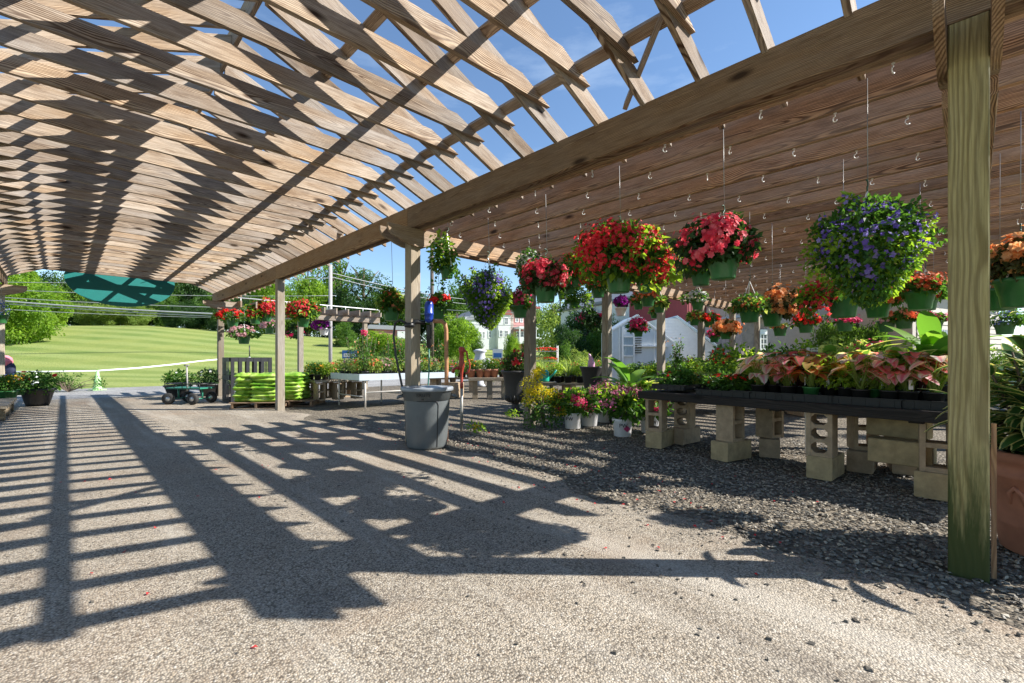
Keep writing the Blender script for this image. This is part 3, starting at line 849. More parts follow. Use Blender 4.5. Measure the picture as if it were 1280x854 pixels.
# ================================================================== hanging baskets
def pot_mesh(r, h, seg=24):
    mb = MB()
    mb.lathe([(r*.70, 0), (r*.72, .004), (r*.80, h*.42), (r*.83, h*.44), (r*.97, h*.86), (r*1.05, h*.87), (r*1.06, h), (r*.98, h), (r*.96, h*.84), (.0, h*.82)], seg=seg)
    return mb
def basket(px, yb, d, crown, kind, label, potr=.115, group='hanging flower baskets', pm='pot', ztop=2.60, potdx=0, pot_h=None, strap=True):
    """px,yb: pot bottom; d: depth; crown=(x0,x1,ytop,ybot) photo extent of the plant"""
    p = at(px, yb, d)
    k = d / FPX
    x0, x1, yt, ybm = crown
    global KEEP, TAPER
    w = (x1 - x0) * k / 2
    cz1 = (yb - yt) * k; cz0 = (yb - ybm) * k
    lat = ((x0 + x1) / 2 - px) * k
    c = (lat * CY, -lat * SY, (cz0 + cz1) / 2)
    rad = (w * .84, w * .76, (cz1 - cz0) / 2 * .92)
    h = pot_h or potr * 1.45
    hang_kind = kind in ('torenia', 'trailing', 'darkmag')
    KEEP = None if kind in ('torenia', 'darkmag') else (potr, h); TAPER = .45 if kind == 'torenia' else 0.0
    b = thing('hanging_basket', label, 'hanging basket', p, 0, group)
    pot_mesh(potr, h).build('pot', M[pm], b)
    det = min(1.0, 4.2 / d)
    # hanger: hook, three straps and a wire up to the slats
    hb = max(cz1 * .93, h + .22); hb = min(hb + .06, max(.3, ztop - p.z - .12))
    mb = MB()
    for a in (.5, .5 + 2.09, .5 + 4.19):
        e = Vector((potr * math.cos(a), potr * math.sin(a), h * .95))
        mb.board(e, (0, 0, hb), .010, .003, up=(math.cos(a + 1.57), math.sin(a + 1.57), 0), ch=.0005)
    hang = mb.build('hanger', M['hanger'], b)
    mb = MB(); mb.tube([(0, 0, hb - .01), (0, 0, hb + .02)] + [(.022 * math.cos(a) , 0, hb + .045 + .022 * math.sin(a)) for a in np.linspace(-2.0, 2.6, 9)], .004, 5)
    mb.build('hook', M['greenhook'], hang)
    if ztop - p.z > hb + .07:
        mb = MB(); mb.tube([(0.02, 0, hb + .062), (0, 0, ztop - p.z)], .0028, 4); mb.build('wire', M['wire'], hang)
    f = MB(); fl = MB()
    if kind == 'torenia': rad = (rad[0] * .93, rad[1] * .93, rad[2])
    area = max(.25, (w / .25) * ((cz1 - cz0) / .35))
    def nleaf(base): return int(np.clip(base * area * max(det, .3) ** 1.0, 110, 5200))
    ls = 1.0 / max(det, .3) ** .45
    fm = []; lm = []
    if kind == 'begonia':                 # double blooms over dark leaves
        add_leaves(f, nleaf(900), c, rad, .06 * ls, .05 * ls, inner=.3, droop=.35); lm = ['lf_deep']
        flowers_on(fl, nleaf(520), c, rad, .038 * ls, clusters=int(26 + 18 * area), spread=.022, bias=(-.35, -.4, .2), petals=6, out=1.1); fm = ['p_coral']
    elif kind in ('dragon', 'reds'):
        add_leaves(f, nleaf(820), c, rad, .075 * ls, .05 * ls, 0, .25, .3, .35); add_leaves(f, nleaf(130), c, rad, .085 * ls, .055 * ls, 1, .8, .2, .35); lm = ['lf_green', 'lf_lime']
        flowers_on(fl, nleaf(620), c, rad, .031 * ls, clusters=int(24 + 22 * area), spread=.034, bias=(-.35, -.4, .15), petals=4, out=1.07); fm = ['p_red']
    elif kind == 'torenia':
        add_leaves(f, nleaf(1500), c, rad, .034 * ls, .024 * ls, 0, .35, .2, .22); add_leaves(f, nleaf(480), (c[0] + rad[0]*.16, c[1] - rad[1] * .16, c[2] - .05), [q * .97 for q in rad], .034 * ls, .024 * ls, 1, .75, .2, .25); lm = ['lf_green', 'lf_lime']
        for j in range(14):               # loose shoots
            a = random.uniform(0, 6.28); q = Vector((c[0] + math.cos(a) * rad[0] * .75, c[1] + math.sin(a) * rad[1] * .75, c[2] + random.uniform(-.6, .7) * rad[2]))
            add_leaves(f, int(50 * max(det, .3)), tuple(q), (.07, .07, .06), .034 * ls, .024 * ls, j % 2, .1, .2)
        flowers_on(fl, nleaf(230), c, rad, .029 * ls, bias=(-.1, -.1, .25), petals=5, out=1.03); fm = ['p_purple']
    elif kind == 'trailing':
        add_leaves(f, nleaf(700), c, rad, .05 * ls, .032 * ls, 0, .2, .5, .35); add_leaves(f, nleaf(250), c, rad, .05 * ls, .034 * ls, 1, .6, .5); lm = ['lf_green', 'lf_lime']
        for j in range(9):
            a = random.uniform(0, 6.28); q = np.array([math.cos(a) * potr, math.sin(a) * potr, h])
            n_ = 26; t = np.linspace(0, 1, n_)[:, None]
            pp = q + np.array([math.cos(a), math.sin(a), 0]) * (.10 + .12 * t) * t - np.array([0, 0, 1]) * t ** 1.5 * random.uniform(.15, .36)
            f.leaves(pp, rng.normal(0, 1, (n_, 3)), rng.normal(0, .5, (n_, 3)) + np.array([0, 0, 1]), .04 * ls, .03 * ls, rng.uniform(.1, .9, n_), 0)
        flowers_on(fl, 14, c, rad, .03 * ls); fm = ['p_white']
    elif kind in ('geranium', 'geranium_red', 'geranium_pink', 'geranium_pale'):
        add_leaves(f, nleaf(620), (c[0], c[1], c[2] - rad[2] * .15), (rad[0], rad[1], rad[2] * .85), .055 * ls, .055 * ls, 0, .25, .35, .3); lm = ['lf_green']
        fm = [{'geranium': 'p_orange', 'geranium_red': 'p_scarlet', 'geranium_pink': 'p_hot', 'geranium_pale': 'p_pale'}[kind]]
        flowers_on(fl, nleaf(430), (c[0], c[1], c[2] + rad[2] * .1), rad, .036 * ls, clusters=int(10 + 12 * area), spread=.028, bias=(-.3, -.35, .5), petals=5)
    elif kind == 'peach':
        add_leaves(f, nleaf(700), c, rad, .07 * ls, .05 * ls, 0, .25, .45, .35); lm = ['lf_bronze']
        flowers_on(fl, nleaf(460), c, rad, .056 * ls, clusters=int(20 + 16 * area), spread=.034, bias=(-.4, -.4, .3), petals=6, out=1.1); fm = ['p_peach']
    elif kind == 'green':
        add_leaves(f, nleaf(900), c, rad, .06 * ls, .036 * ls, 0, .2, .3, .35); add_leaves(f, nleaf(200), c, rad, .06 * ls, .04 * ls, 1, .7, .3); lm = ['lf_green', 'lf_pale']
        flowers_on(fl, nleaf(26), c, rad, .034 * ls, bias=(0, 0, .4)); fm = ['p_orange']
    elif kind == 'greenred':
        add_leaves(f, nleaf(800), c, rad, .06 * ls, .04 * ls, 0, .2, .3, .3); lm = ['lf_green']
        flowers_on(fl, nleaf(60), c, rad, .045 * ls, clusters=5, spread=.03, bias=(-.2, -.3, .6)); fm = ['p_scarlet']
    elif kind == 'white':
        add_leaves(f, nleaf(600), c, rad, .05 * ls, .035 * ls, 0, .2, .2, .35); lm = ['lf_green']
        flowers_on(fl, nleaf(70), c, rad, .04 * ls, bias=(-.1, -.2, .6)); fm = ['p_white']
    elif kind == 'petunia':
        add_leaves(f, nleaf(600), c, rad, .045 * ls, .032 * ls, 0, .2, .3, .3); lm = ['lf_deep']
        flowers_on(fl, nleaf(190), c, rad, .055 * ls, bias=(-.2, -.25, .3)); fm = ['p_magenta']
    elif kind == 'darkmag':
        add_leaves(f, nleaf(900), c, rad, .05 * ls, .035 * ls, 0, .2, .4, .35); lm = ['lf_deep']
        flowers_on(fl, nleaf(45), c, rad, .05 * ls, clusters=4, spread=.05, bias=(.1, -.1, -.1)); fm = ['p_hot']
    elif kind == 'lobelia':
        add_leaves(f, nleaf(700), c, rad, .035 * ls, .02 * ls, 0, .2, .3, .3); lm = ['lf_green']
        flowers_on(fl, nleaf(280), c, rad, .022 * ls, bias=(0, -.1, .3)); fm = ['p_blue']
    if d < 6.5 and kind not in ('trailing',):       # loose shoots and trailing stems break the outline
        for j in range(int(9 + 10 * area)):
            v_ = unit(1)[0]; v_[2] = abs(v_[2]) * random.choice((1, 1, -.6)); q = np.array(c) + v_ * np.array(rad) * random.uniform(.95, 1.22)
            add_leaves(f, int(14 + 10 * max(det, .3)), tuple(q), (.045, .045, .04), .045 * ls if kind != 'torenia' else .034, .03 * ls if kind != 'torenia' else .024, random.randrange(len(lm)), .1, .2)
            if j % 2: flowers_on(fl, 5, tuple(q), (.04, .04, .035), (.03 if kind != 'torenia' else .026) * ls)
    if kind in ('greenred', 'green', 'white', 'trailing', 'darkmag') or d > 8.5:
        f.merge(fl, len(lm)); f.build('foliage', [M[q] for q in lm + fm], b)
    else:
        f.build('foliage', [M[q] for q in lm], b); fl.build('blossom', [M[q] for q in fm], b)
    KEEP = None; TAPER = 0.0
    return b

BK = [
 # px, ybot, d, crown(x0,x1,yt,yb), kind, potr, label, extra
 (1084, 346, 2.56, (1008, 1160, 246, 372), 'torenia', .115, 'big violet-flowered ball of foliage hanging just left of the green post', {}),
 (904, 349, 3.08, (843, 942, 276, 345), 'begonia', .105, 'coral double begonia basket nearest the camera, hanging above the front bench', {}),
 (876, 357, 4.9, (852, 900, 325, 350), 'greenred', .11, 'shaded basket showing mostly its green pot behind the coral begonia', {}),
 (774, 366, 3.72, (706, 845, 284, 362), 'dragon', .112, 'widest scarlet begonia basket with lime leaves in the middle of the row', {}),
 (682, 378, 4.36, (650, 712, 327, 372), 'begonia', .113, 'coral begonia basket in front of the second canopy post', {}),
 (661, 367, 6.0, (642, 684, 317, 352), 'white', .115, 'leafy basket with tiny white flowers behind the coral begonia by the post', {}),
 (610, 372, 5.1, (574, 643, 333, 412), 'torenia', .115, 'violet trailing basket hanging near the blue injector post', {}),
 (650, 397, 6.4, (636, 665, 366, 392), 'geranium_pink', .115, 'small hot pink basket beside the violet trailing one', {}),
 (559, 348, 5.2, (535, 573, 294, 352), 'trailing', .085, 'small trailing basket hung from the corner by the first inner post', {'ztop': 2.58}),
 (547, 399, 6.5, (533, 566, 367, 388), 'greenred', .115, 'green basket with one red bloom beside the blue injector', {}),
 (489, 401, 5.82, (472, 506, 361, 403), 'green', .11, 'dark leafy basket hanging alone from the main beam', {'ztop': 2.62}),
 (720, 358, 6.9, (700, 742, 318, 350), 'reds', .112, 'red basket tucked left behind the widest scarlet begonia', {}),
 (712, 367, 7.9, (690, 730, 336, 360), 'reds', .112, 'red basket lower and farther behind the widest scarlet begonia', {}),
 (704, 374, 9.0, (690, 722, 350, 370), 'green', .12, 'leafy basket with its pot under two red ones', {}),
 (718, 385, 8.4, (698, 744, 360, 388), 'trailing', .115, 'sparse trailing basket with orange specks below the red cluster', {}),
 (748, 372, 7.1, (730, 768, 345, 366), 'green', .115, 'mostly green basket behind the left side of the scarlet begonia', {}),
 (807, 366, 6.1, (786, 845, 322, 358), 'reds', .115, 'red basket behind the right side of the scarlet begonia', {}),
 (829, 357, 6.8, (812, 846, 330, 350), 'white', .115, 'small white-flowered basket right of the scarlet begonia', {}),
 (776, 395, 9.2, (766, 787, 370, 386), 'petunia', .115, 'purple petunias in a white hanging pot behind the scarlet begonia', {'pm': 'potw'}),
 (798, 387, 9.8, (786, 808, 367, 381), 'geranium', .112, 'small orange basket left of the salmon one by the third post', {}),
 (810, 383, 7.1, (797, 824, 360, 378), 'geranium', .112, 'salmon orange basket in front of the third canopy post', {}),
 (824, 391, 8.6, (812, 836, 372, 384), 'green', .112, 'plain green basket touching the fourth canopy post', {}),
 (818, 398, 11.0, (811, 826, 384, 394), 'green', .105, 'dark shaded basket below the plain green one', {}),
 (798, 421, 10.5, (782, 813, 398, 419), 'geranium_pink', .115, 'bright pink round basket hanging lowest in front of the white greenhouse', {}),
 (742, 402, 9.0, (724, 757, 384, 412), 'darkmag', .10, 'dark trailing basket with two magenta blooms near the third post', {}),
 (872, 387, 8.0, (852, 888, 364, 380), 'white', .115, 'white-flowered basket in front of the red barn', {}),
 (868, 407, 11.0, (858, 878, 390, 404), 'green', .12, 'green basket on the left of the fifth post by the barn', {}),
 (886, 409, 11.0, (876, 900, 392, 404), 'greenred', .12, 'green basket on the right of the fifth post by the barn', {}),
 (907, 424, 9.1, (890, 927, 402, 420), 'peach', .115, 'peach orange basket hanging in front of the sixth post', {}),
 (893, 428, 10.2, (884, 904, 412, 427), 'geranium_pink', .11, 'small pink basket left of the peach one at the sixth post', {}),
 (937, 403, 4.9, (914, 962, 374, 398), 'green', .112, 'bushy green basket with orange buds left of the peach begonia', {}),
 (965, 408, 5.3, (950, 996, 364, 398), 'peach', .112, 'large peach begonia basket with dark leaves over the front bench', {}),
 (1054, 397, 3.6, (1001, 1046, 352, 398), 'reds', .112, 'red trailing begonia basket below the violet ball', {}),
 (1097, 397, 4.4, (1074, 1126, 363, 385), 'geranium', .112, 'orange geranium basket below the right side of the violet ball', {}),
 (1150, 387, 4.1, (1121, 1178, 346, 368), 'geranium', .112, 'salmon geranium basket beside the green post, higher one', {}),
 (1157, 388, 4.9, (1140, 1182, 358, 380), 'greenred', .115, 'basket with a red bloom half hidden behind the salmon geranium', {}),
 (1130, 411, 6.4, (1107, 1152, 388, 404), 'geranium', .112, 'low flat orange geranium basket above the hostas', {}),
 (1007, 416, 7.0, (989, 1026, 392, 416), 'geranium_red', .11, 'round red basket with hanging leaves over the placard', {}),
 (975, 420, 7.6, (958, 992, 406, 424), 'green', .11, 'wide leafy basket in front of the white door', {}),
 (1056, 414, 6.5, (1036, 1076, 395, 417), 'geranium_pink', .11, 'pink basket without a visible pot under the red trailing begonia', {}),
 (1108, 415, 6.6, (1092, 1126, 396, 418), 'geranium_pale', .11, 'pale pink and dark leaved basket left of the low orange geranium', {}),
 (1167, 413, 6.1, (1148, 1187, 393, 415), 'geranium_pink', .11, 'pink basket beside the green post below the salmon geraniums', {}),
 (1276, 384, 2.9, (1237, 1312, 302, 350), 'peach', .125, 'big peach begonia basket on the far right of the green post', {}),
 (1250, 388, 3.5, (1232, 1280, 338, 372), 'peach', .112, 'shaded peach basket half hidden behind the green post', {}),
 (1256, 418, 6.0, (1236, 1278, 388, 416), 'lobelia', .11, 'blue lobelia basket right of the green post above the big planter', {}),
]
for (px, yb, d, cr, kind, pr, lab, ex) in BK:
    basket(px, yb, d, cr, kind, lab, potr=pr, **ex)
def dfor(px, Y):
    u = (px - 640) / FPX
    return Y / (CY - u * SY)
FAR = [
 (319, 405, 14.5, (304, 330, 384, 403), 'reds', 'red basket with a round green pot on the trellis, left of a pair', {}),
 (333, 402, 14.5, (318, 349, 374, 397), 'reds', 'orange red basket on the trellis, higher right one of a pair', {}),
 (379, 409, 12.0, (357, 399, 377, 400), 'reds', 'red and lime basket hanging right of the grey post by the lime bags', {}),
 (305, 430, 13.0, (286, 322, 409, 428), 'geranium_pale', 'pale pink basket hanging lowest above the charcoal crate', {}),
 (291, 409, 14.0, (270, 305, 388, 404), 'geranium_red', 'pure red basket at the last grey post of the aisle', {}),
 (337, 417, 16.5, (325, 351, 400, 418), 'geranium_pale', 'sparse pink basket behind the trellis with lawn below', {}),
 (368, 422, 16.0, (360, 377, 404, 424), 'darkmag', 'dark narrow basket behind the trellis posts', {}),
 (405, 419, 14.9, (388, 416, 400, 414), 'petunia', 'purple petunia basket with a pale pot on the trellis end', {'pm': 'potw'}),
]
for (px, yb, Y, cr, kind, lab, ex) in FAR:
    basket(px, yb, dfor(px, Y), cr, kind, lab, potr=.155, group='baskets on the far trellis', ztop=2.3 if Y < 15 else 2.2, **ex)
basket(1, 404, 9.2, (-12, 10, 375, 402), 'lobelia', 'lilac basket cut by the left edge beside the far grey post', ztop=2.5)

# ================================================================== front plank bench on blocks
A = Vector((4.86, 2.78, 0)); E = Vector((-.47, -3.15, 0)); LB = E.length; E.normalize(); NB = Vector((-E.y, E.x, 0))
RB = math.atan2(E.y, E.x)
ZB = .642
def bp(s, t, z=ZB): 
    v = A + E * s + NB * t; v.z = z; return v
def bench_at(px, t):
    u = (px - 640) / FPX
    dx_, dy_ = SY + u * CY, CY - u * SY
    o = A + NB * t
    den = E.x * dy_ - E.y * dx_
    s = (o.y * dx_ - o.x * dy_) / den
    return s
bench = thing('plank_bench', 'long low bench of dark planks on concrete blocks, crowded with potted plants', 'bench', A)
for k in range(5):
    mb = MB(); t0 = .02 + .245 * k
    p0, p1 = bp(0, t0 + .118, ZB - .028) - A, bp(LB, t0 + .118, ZB - .028) - A
    mb.board(p0, p1, .235, .055, up=NB); mb.build('plank', M['oldplank'], bench)
mb = MB(); mb.board(bp(.0, -.018, ZB - .04) - A, bp(LB, -.018, ZB - .04) - A, .085, .036); mb.build('front_board', M['oldplank'], bench)
for s in (.45, 1.5, 2.5):
    mb = MB(); mb.board(bp(s, .02, ZB - .079) - A, bp(s, 1.22, ZB - .079) - A, .09, .044, up=(0,0,1) if False else E); mb.build('bearer', M['oldplank'], bench)

def block_mesh(holes=2, L=.39, W=.19, Hh=.19):
    """hollow block; cores run along local y (height 19 cm), long axis local z"""
    mb = MB(); sh = .034
    for s in (-1, 1): mb.box((s * (W / 2 - sh / 2), 0, 0), (sh, Hh, L))
    w = W - 2 * sh; web = .034 if holes == 2 else .03
    zs = np.linspace(-L / 2 + web / 2, L / 2 - web / 2, holes + 1)
    for z in zs: mb.box((0, 0, z), (w - .001, Hh - .006, web))
    if holes == 3:
        gap = zs[1] - zs[0] - web
        for j in range(3):
            zc = (zs[j] + zs[j+1]) / 2
            for sx in (-1, 1):
                for sz in (-1, 1):
                    q = .028
                    mb.prism([(0, 0), (-sx * q, 0), (0, -sz * q)] if sx * sz > 0 else [(0, 0), (0, -sz * q), (-sx * q, 0)], (sx * w / 2, 0, zc + sz * gap / 2), (1, 0, 0), (0, 0, 1), (0, 1, 0), Hh - .012)
    return mb
def solid_mesh(L=.39, W=.19, Hh=.19):
    mb = MB(); mb.board((-L/2, 0, 0), (L/2, 0, 0), Hh, W, ch=.008); return mb
def up_block(loc, rz, label, holes=2, z0=.0, m='block'):
    o = block_mesh(holes).build('concrete_block', M[m]); o.location = (loc[0], loc[1], z0 + .195); o.rotation_euler = (0, 0, rz)
    return tag(o, label, 'concrete block', 'concrete blocks under the benches')
def lay_block(loc, rz, label, z0=.0, m='blockmoss', hol=False):
    if hol:
        o = block_mesh(2).build('concrete_block', M[m]); o.rotation_euler = (0, R(90), rz)
    else:
        o = solid_mesh().build('concrete_block', M[m]); o.rotation_euler = (0, 0, rz)
    o.location = (loc[0], loc[1], z0 + .095)
    return tag(o, label, 'concrete block', 'concrete blocks under the benches')
RN = math.atan2(-NB.x, NB.y)      # turns a block's cores to run straight back under the bench
RL = math.atan2(NB.y, NB.x)
def P2(px, t): s = bench_at(px, t); return bp(s, t, 0)
ub = .19
v = P2(825, .17); lay_block(v, RL + .25, 'mossy block lying under the left end of the front bench'); up_block(v - NB * .07, RN + .3, 'two-hole block standing at the left end of the front bench', 2, ub)
v = P2(914, .17); lay_block(v, RL - .1, 'block lying at the second support from the left of the front bench'); up_block(v - NB * .02, RN + PI / 2 - .1, 'plain-sided block standing second from the left under the front bench', 2, ub)
v = P2(1032, .17); lay_block(v, RL + .1, 'block lying below the three-hole block under the front bench'); up_block(v - NB * .08, RN + .12, 'three-hole block standing in the middle of the front bench', 3, ub)
v = P2(1168, .22); lay_block(v, RL + .1, 'yellowish block on the gravel next to the green post')
lay_block(v + NB * .02 - E * .20, RB + .05, 'long tan block lying across the yellowish one by the green post', .19); up_block(v - NB * .06 + E * .02, RN + .25, 'open two-hole block beside the green post holding up the bench', 2, ub)
lay_block(v + NB * .2 - E * .26, RB + .02, 'tan hollow block stacked on the long one by the green post', .381)
for px, t, lab, holes, rr in ((856, .6, 'three-hole block standing behind the left end of the front bench', 3, .2), (962, .7, 'dark block standing in the back row at the second support', 2, 1.4), (1078, .72, 'block standing in the back row behind the three-hole block', 2, .6), (1128, .95, 'block standing farthest back near the green post', 2, 1.2)):
    v = P2(px, t); lay_block(v, RL + rr * .3, lab.replace('standing', 'lying').replace('three-hole ', 'solid '), m='block'); up_block(v, RN + rr, lab, holes, ub)
v = P2(1010, 1.15)
o = MB().box((0, 0, .28), (.05, .05, .56)).build('bench_prop', M['white']); o.location = v; tag(o, 'white square prop standing under the back of the front bench', 'prop')

# trays and plants on the bench
def tray_mesh(l, w, h=.055, cells=None):
    mb = MB(); t = .006
    mb.box((0, 0, t / 2), (l, w, t))
    for s in (-1, 1):
        mb.box((0, s * (w / 2 - t / 2), h / 2 + t / 2), (l, t, h - t)); mb.box((s * (l / 2 - t / 2), 0, h / 2 + t / 2), (t, w - 2 * t, h - t))
        mb.box((0, s * (w / 2 + .006), h), (l + .024, .012, .006)); mb.box((s * (l / 2 + .006), 0, h + .001), (.012, w, .006))
    for k in range(-2, 3): 
        for s in (-1, 1): mb.box((k * l / 5, s * (w / 2 + .002), h * .45), (.012, .004, h * .8))
    return mb
def bedding(px, t, l, w, h, label, fl, lf='lf_green', n=420, nf=60, z=ZB, rot=0, fs=.045, name='bedding_tray', cat='plant tray'):
    v = bp(bench_at(px, t), t, z + .002)
    o = thing(name, label, cat, v, RB + rot, 'trays of bedding plants')
    tray_mesh(l, w).build('tray', M['tray'], o)
    f = MB(); add_leaves(f, n, (0, 0, .06 + h / 2), (l / 2, w / 2 * 1.05, h / 2 + .03), .052, .036, 0, .2, .0, .3); f.build('foliage', M[lf], o)
    if fl:
        q = MB(); flowers_on(q, nf, (0, 0, .06 + h / 2), (l / 2 * .95, w / 2, h / 2 + .02), fs, bias=(0, 0, .9)); q.build('blossom', M[fl], o)
    return o
bedding(850, .32, .42, .5, .13, 'black tray of white and red impatiens at the left end of the front bench', 'p_scarlet', n=520, nf=16, z=ZB + .03)
bedding(882, .62, .4, .5, .12, 'tray of mixed green seedlings behind the impatiens on the front bench', 'p_white', 'lf_pale', n=420, nf=20)
bedding(915, .24, .56, .42, .14, 'black flat full of red impatiens on the front edge of the bench', 'p_scarlet', n=820, nf=64)
GB = 'potted plants on the front bench'
def potted(v, kind, label, pot='potk', pr=.075, ph=.13, name=None, group=None, sc=1.0, cat='potted plant', rz=None):
    o = thing(name or 'potted_plant', label, cat, v, random.uniform(0, 6) if rz is None else rz, group)
    mb = MB()
    if pot == 'terra':
        mb.lathe([(pr*.68, 0), (pr*.9, ph*.76), (pr*1.04, ph*.76), (pr*1.06, ph), (pr*.95, ph), (pr*.93, ph*.88), (0, ph*.88)], seg=24)
    else:
        mb.lathe([(pr*.75, 0), (pr*.97, ph*.9), (pr*1.05, ph*.9), (pr*1.06, ph), (pr*.97, ph), (pr*.95, ph*.88), (0, ph*.87)], seg=20)
    mb.build('pot', M[pot], o)
    f = MB(); fl = MB(); lm = []; fm = []
    if kind.startswith('cal') or kind == 'coleus':
        st = MB(); nl = 24
        for j in range(nl):
            a = random.uniform(0, 6.28); hh = random.uniform(.10, .30) * sc; rr = random.uniform(.03, .17) * sc
            b0 = Vector((random.uniform(-.4, .4) * pr, random.uniform(-.4, .4) * pr, ph * .85)); tp = Vector((math.cos(a) * rr, math.sin(a) * rr, ph + hh))
            st.tube([b0, b0.lerp(tp, .55) + Vector((0, 0, .03)), tp], [.004, .0035, .0025], 4, lv=.6)
            f.blade(tp, (math.cos(a), math.sin(a), random.uniform(-.5, .15)), (0, 0, 1), random.uniform(.10, .17) * sc, random.uniform(.10, .15) * sc, .6, 5, 0, random.uniform(.02, 1), 'heart', .2)
        st.build('stems', M['lf_pale' if kind != 'cal_red' else 'lf_dark_red'], o)
        lm = [kind if kind != 'coleus' else 'cal_orange']
    elif kind == 'hosta':
        for j in range(44):
            a = random.uniform(0, 6.28); e = random.uniform(.3, 1.6)
            f.blade((math.cos(a) * .03, math.sin(a) * .03, ph * .9), (math.cos(a), math.sin(a), e + .5), (0, 0, 1), random.uniform(.2, .4) * sc, random.uniform(.08, .13) * sc, 1.1, 6, 0, random.uniform(.02, 1), 'lance', .22)
        lm = ['hosta']
    elif kind in ('big_green', 'canna'):
        for j in range(16 if kind == 'big_green' else 11):
            a = random.uniform(0, 6.28)
            f.blade((0, 0, ph * .9 + random.uniform(0, .25) * sc), (math.cos(a), math.sin(a), random.uniform(.5, 1.8)), (0, 0, 1), random.uniform(.35, .62) * sc, random.uniform(.13, .2) * sc, random.uniform(.5, 1.3), 7, 0, random.uniform(.02, 1), 'lance', .2)
        lm = ['canna']
    elif kind == 'fern':
        for j in range(26):
            a = random.uniform(0, 6.28); e = random.uniform(.5, 1.7); L_ = random.uniform(.28, .5) * sc
            d = Vector((math.cos(a), math.sin(a), e)).normalized(); p = Vector((0, 0, ph)); sd_ = d.cross(Vector((0, 0, 1))).normalized()
            pts, dirs = [], []
            for q in range(20):
                p = p + d * (L_ / 20); d = (d + Vector((0, 0, -.05))).normalized()
                for s in (-1, 1): pts.append(p); dirs.append(sd_ * s + d * .35)
            f.leaves(np.array(pts), np.array(dirs), np.tile([0, 0, 1.0], (40, 1)), np.repeat(np.sin(np.linspace(.3, 3.0, 20)), 2) * .055 * sc + .01, .018, rng.uniform(.05, 1, 40), 0)
        lm = ['lf_lime']
    elif kind == 'grass':
        for j in range(70):
            a = random.uniform(0, 6.28)
            f.blade((0, 0, ph * .9), (math.cos(a), math.sin(a), random.uniform(1, 3)), (0, 0, 1), random.uniform(.3, .6) * sc, .014 * sc, 1.0, 4, 0, random.uniform(.02, 1), 'spike')
        lm = ['lf_pale']
    elif kind == 'tall':
        mb = MB()
        for j in range(5):
            a = random.uniform(0, 6.28); hh = random.uniform(.35, .62) * sc; tp = Vector((math.cos(a) * .12 * sc, math.sin(a) * .12 * sc, ph + hh))
            mb.tube([(0, 0, ph * .8), tp], .004, 4)
            add_leaves(f, 46, tuple(Vector((0, 0, ph)).lerp(tp, .6)), (.07 * sc, .07 * sc, hh * .5), .06, .035, 0, .1, .1)
        mb.build('stems', M['bark'], o); lm = ['lf_green']
        flowers_on(fl, 9, (0, 0, ph + .4 * sc), (.16 * sc, .16 * sc, .2 * sc), .04); fm = ['p_peach']
    else:
        S = {'bushy': ('lf_green', None), 'bushy_pale': ('lf_pale', None), 'bushy_lime': ('lf_lime', None), 'bushy_dark': ('lf_deep', 'p_hot'), 'grey': ('lf_grey', 'p_pale'),
             'yellowflower': ('lf_green', 'p_yellow'), 'redflower': ('lf_green', 'p_scarlet'), 'pinkflower': ('lf_green', 'p_pink'), 'whiteflower': ('lf_green', 'p_white'), 'orangeflower': ('lf_pale', 'p_orange'), 'hot': ('lf_green', 'p_hot'), 'bluef': ('lf_green', 'p_blue')}[kind]
        add_leaves(f, 320, (0, 0, ph + .12 * sc), (.15 * sc, .15 * sc, .14 * sc), .05, .032, 0, .15, .05, .35); lm = [S[0]]
        if S[1]: flowers_on(fl, 26, (0, 0, ph + .13 * sc), (.15 * sc, .15 * sc, .14 * sc), .042, bias=(0, 0, .7)); fm = [S[1]]
    if fm and kind == 'tall': f.merge(fl, len(lm)); lm = lm + fm; fm = []
    if group == GB or 'row' in (group or ''):
        tg = MB(); tg.box((pr * .5, -pr * .5, ph + .05), (.028, .002, .075), .6); tg.build('plant_label', M['card'], o)
    f.build('foliage', [M[q] for q in lm], o)
    if fm: fl.build('blossom', [M[q] for q in fm], o)
    return o
def onb(px, t, z=ZB): return bp(bench_at(px, t), t, z + .008)
GB = 'potted plants on the front bench'
CAL = [(948, .16, 'cal_white', 'pale caladium with pink veins at the left of the front row of caladiums', 1.0),
 (966, .30, 'cal_white', 'pale pink-veined caladium just behind the first one', 1.05), (985, .18, 'cal_pink', 'blush caladium between the pale and the red ones', .9),
 (1000, .30, 'cal_red', 'deep red caladium with upright stems in front of the placard', 1.1), (985, .52, 'cal_red', 'tall red caladium behind the blush one', 1.15),
 (1014, .16, 'coleus', 'orange red caladium beside a small green pot', .95), (1036, .30, 'coleus', 'orange and yellow leaved plant right of the placard stick', 1.05),
 (1076, .16, 'cal_white', 'white and rose caladium in the middle of the bench front', 1.0), (1092, .28, 'cal_pink', 'rose pink caladium over a green pot', 1.05), (1112, .18, 'cal_pink', 'rose veined caladium beside the green pot', .9),
 (1135, .20, 'cal_pink', 'green and rose caladium near the right end of the bench', 1.0), (1150, .34, 'cal_red', 'red splashed caladium close to the green post', 1.0), (1168, .18, 'cal_white', 'whitish caladium partly hidden by the green post', .9)]
for i, (px, t, k, lab, s) in enumerate(CAL):
    potted(onb(px, t, ZB + .012), k, lab, 'pot' if i in (5, 8) else 'potk', .065, .11, group=GB, sc=s)
for px, t, lab in ((955, .22, 'black carrying tray under the pale caladiums'), (1015, .22, 'black carrying tray under the red caladiums'), (1090, .22, 'black carrying tray under the rose caladiums'), (1150, .24, 'black carrying tray nearest the green post')):
    o = tray_mesh(.46, .36, .065).build('carrying_tray', M['tray']); o.location = bp(bench_at(px, t), t, ZB + .002); o.rotation_euler = (0, 0, RB); tag(o, lab, 'tray', 'black trays on the front bench')
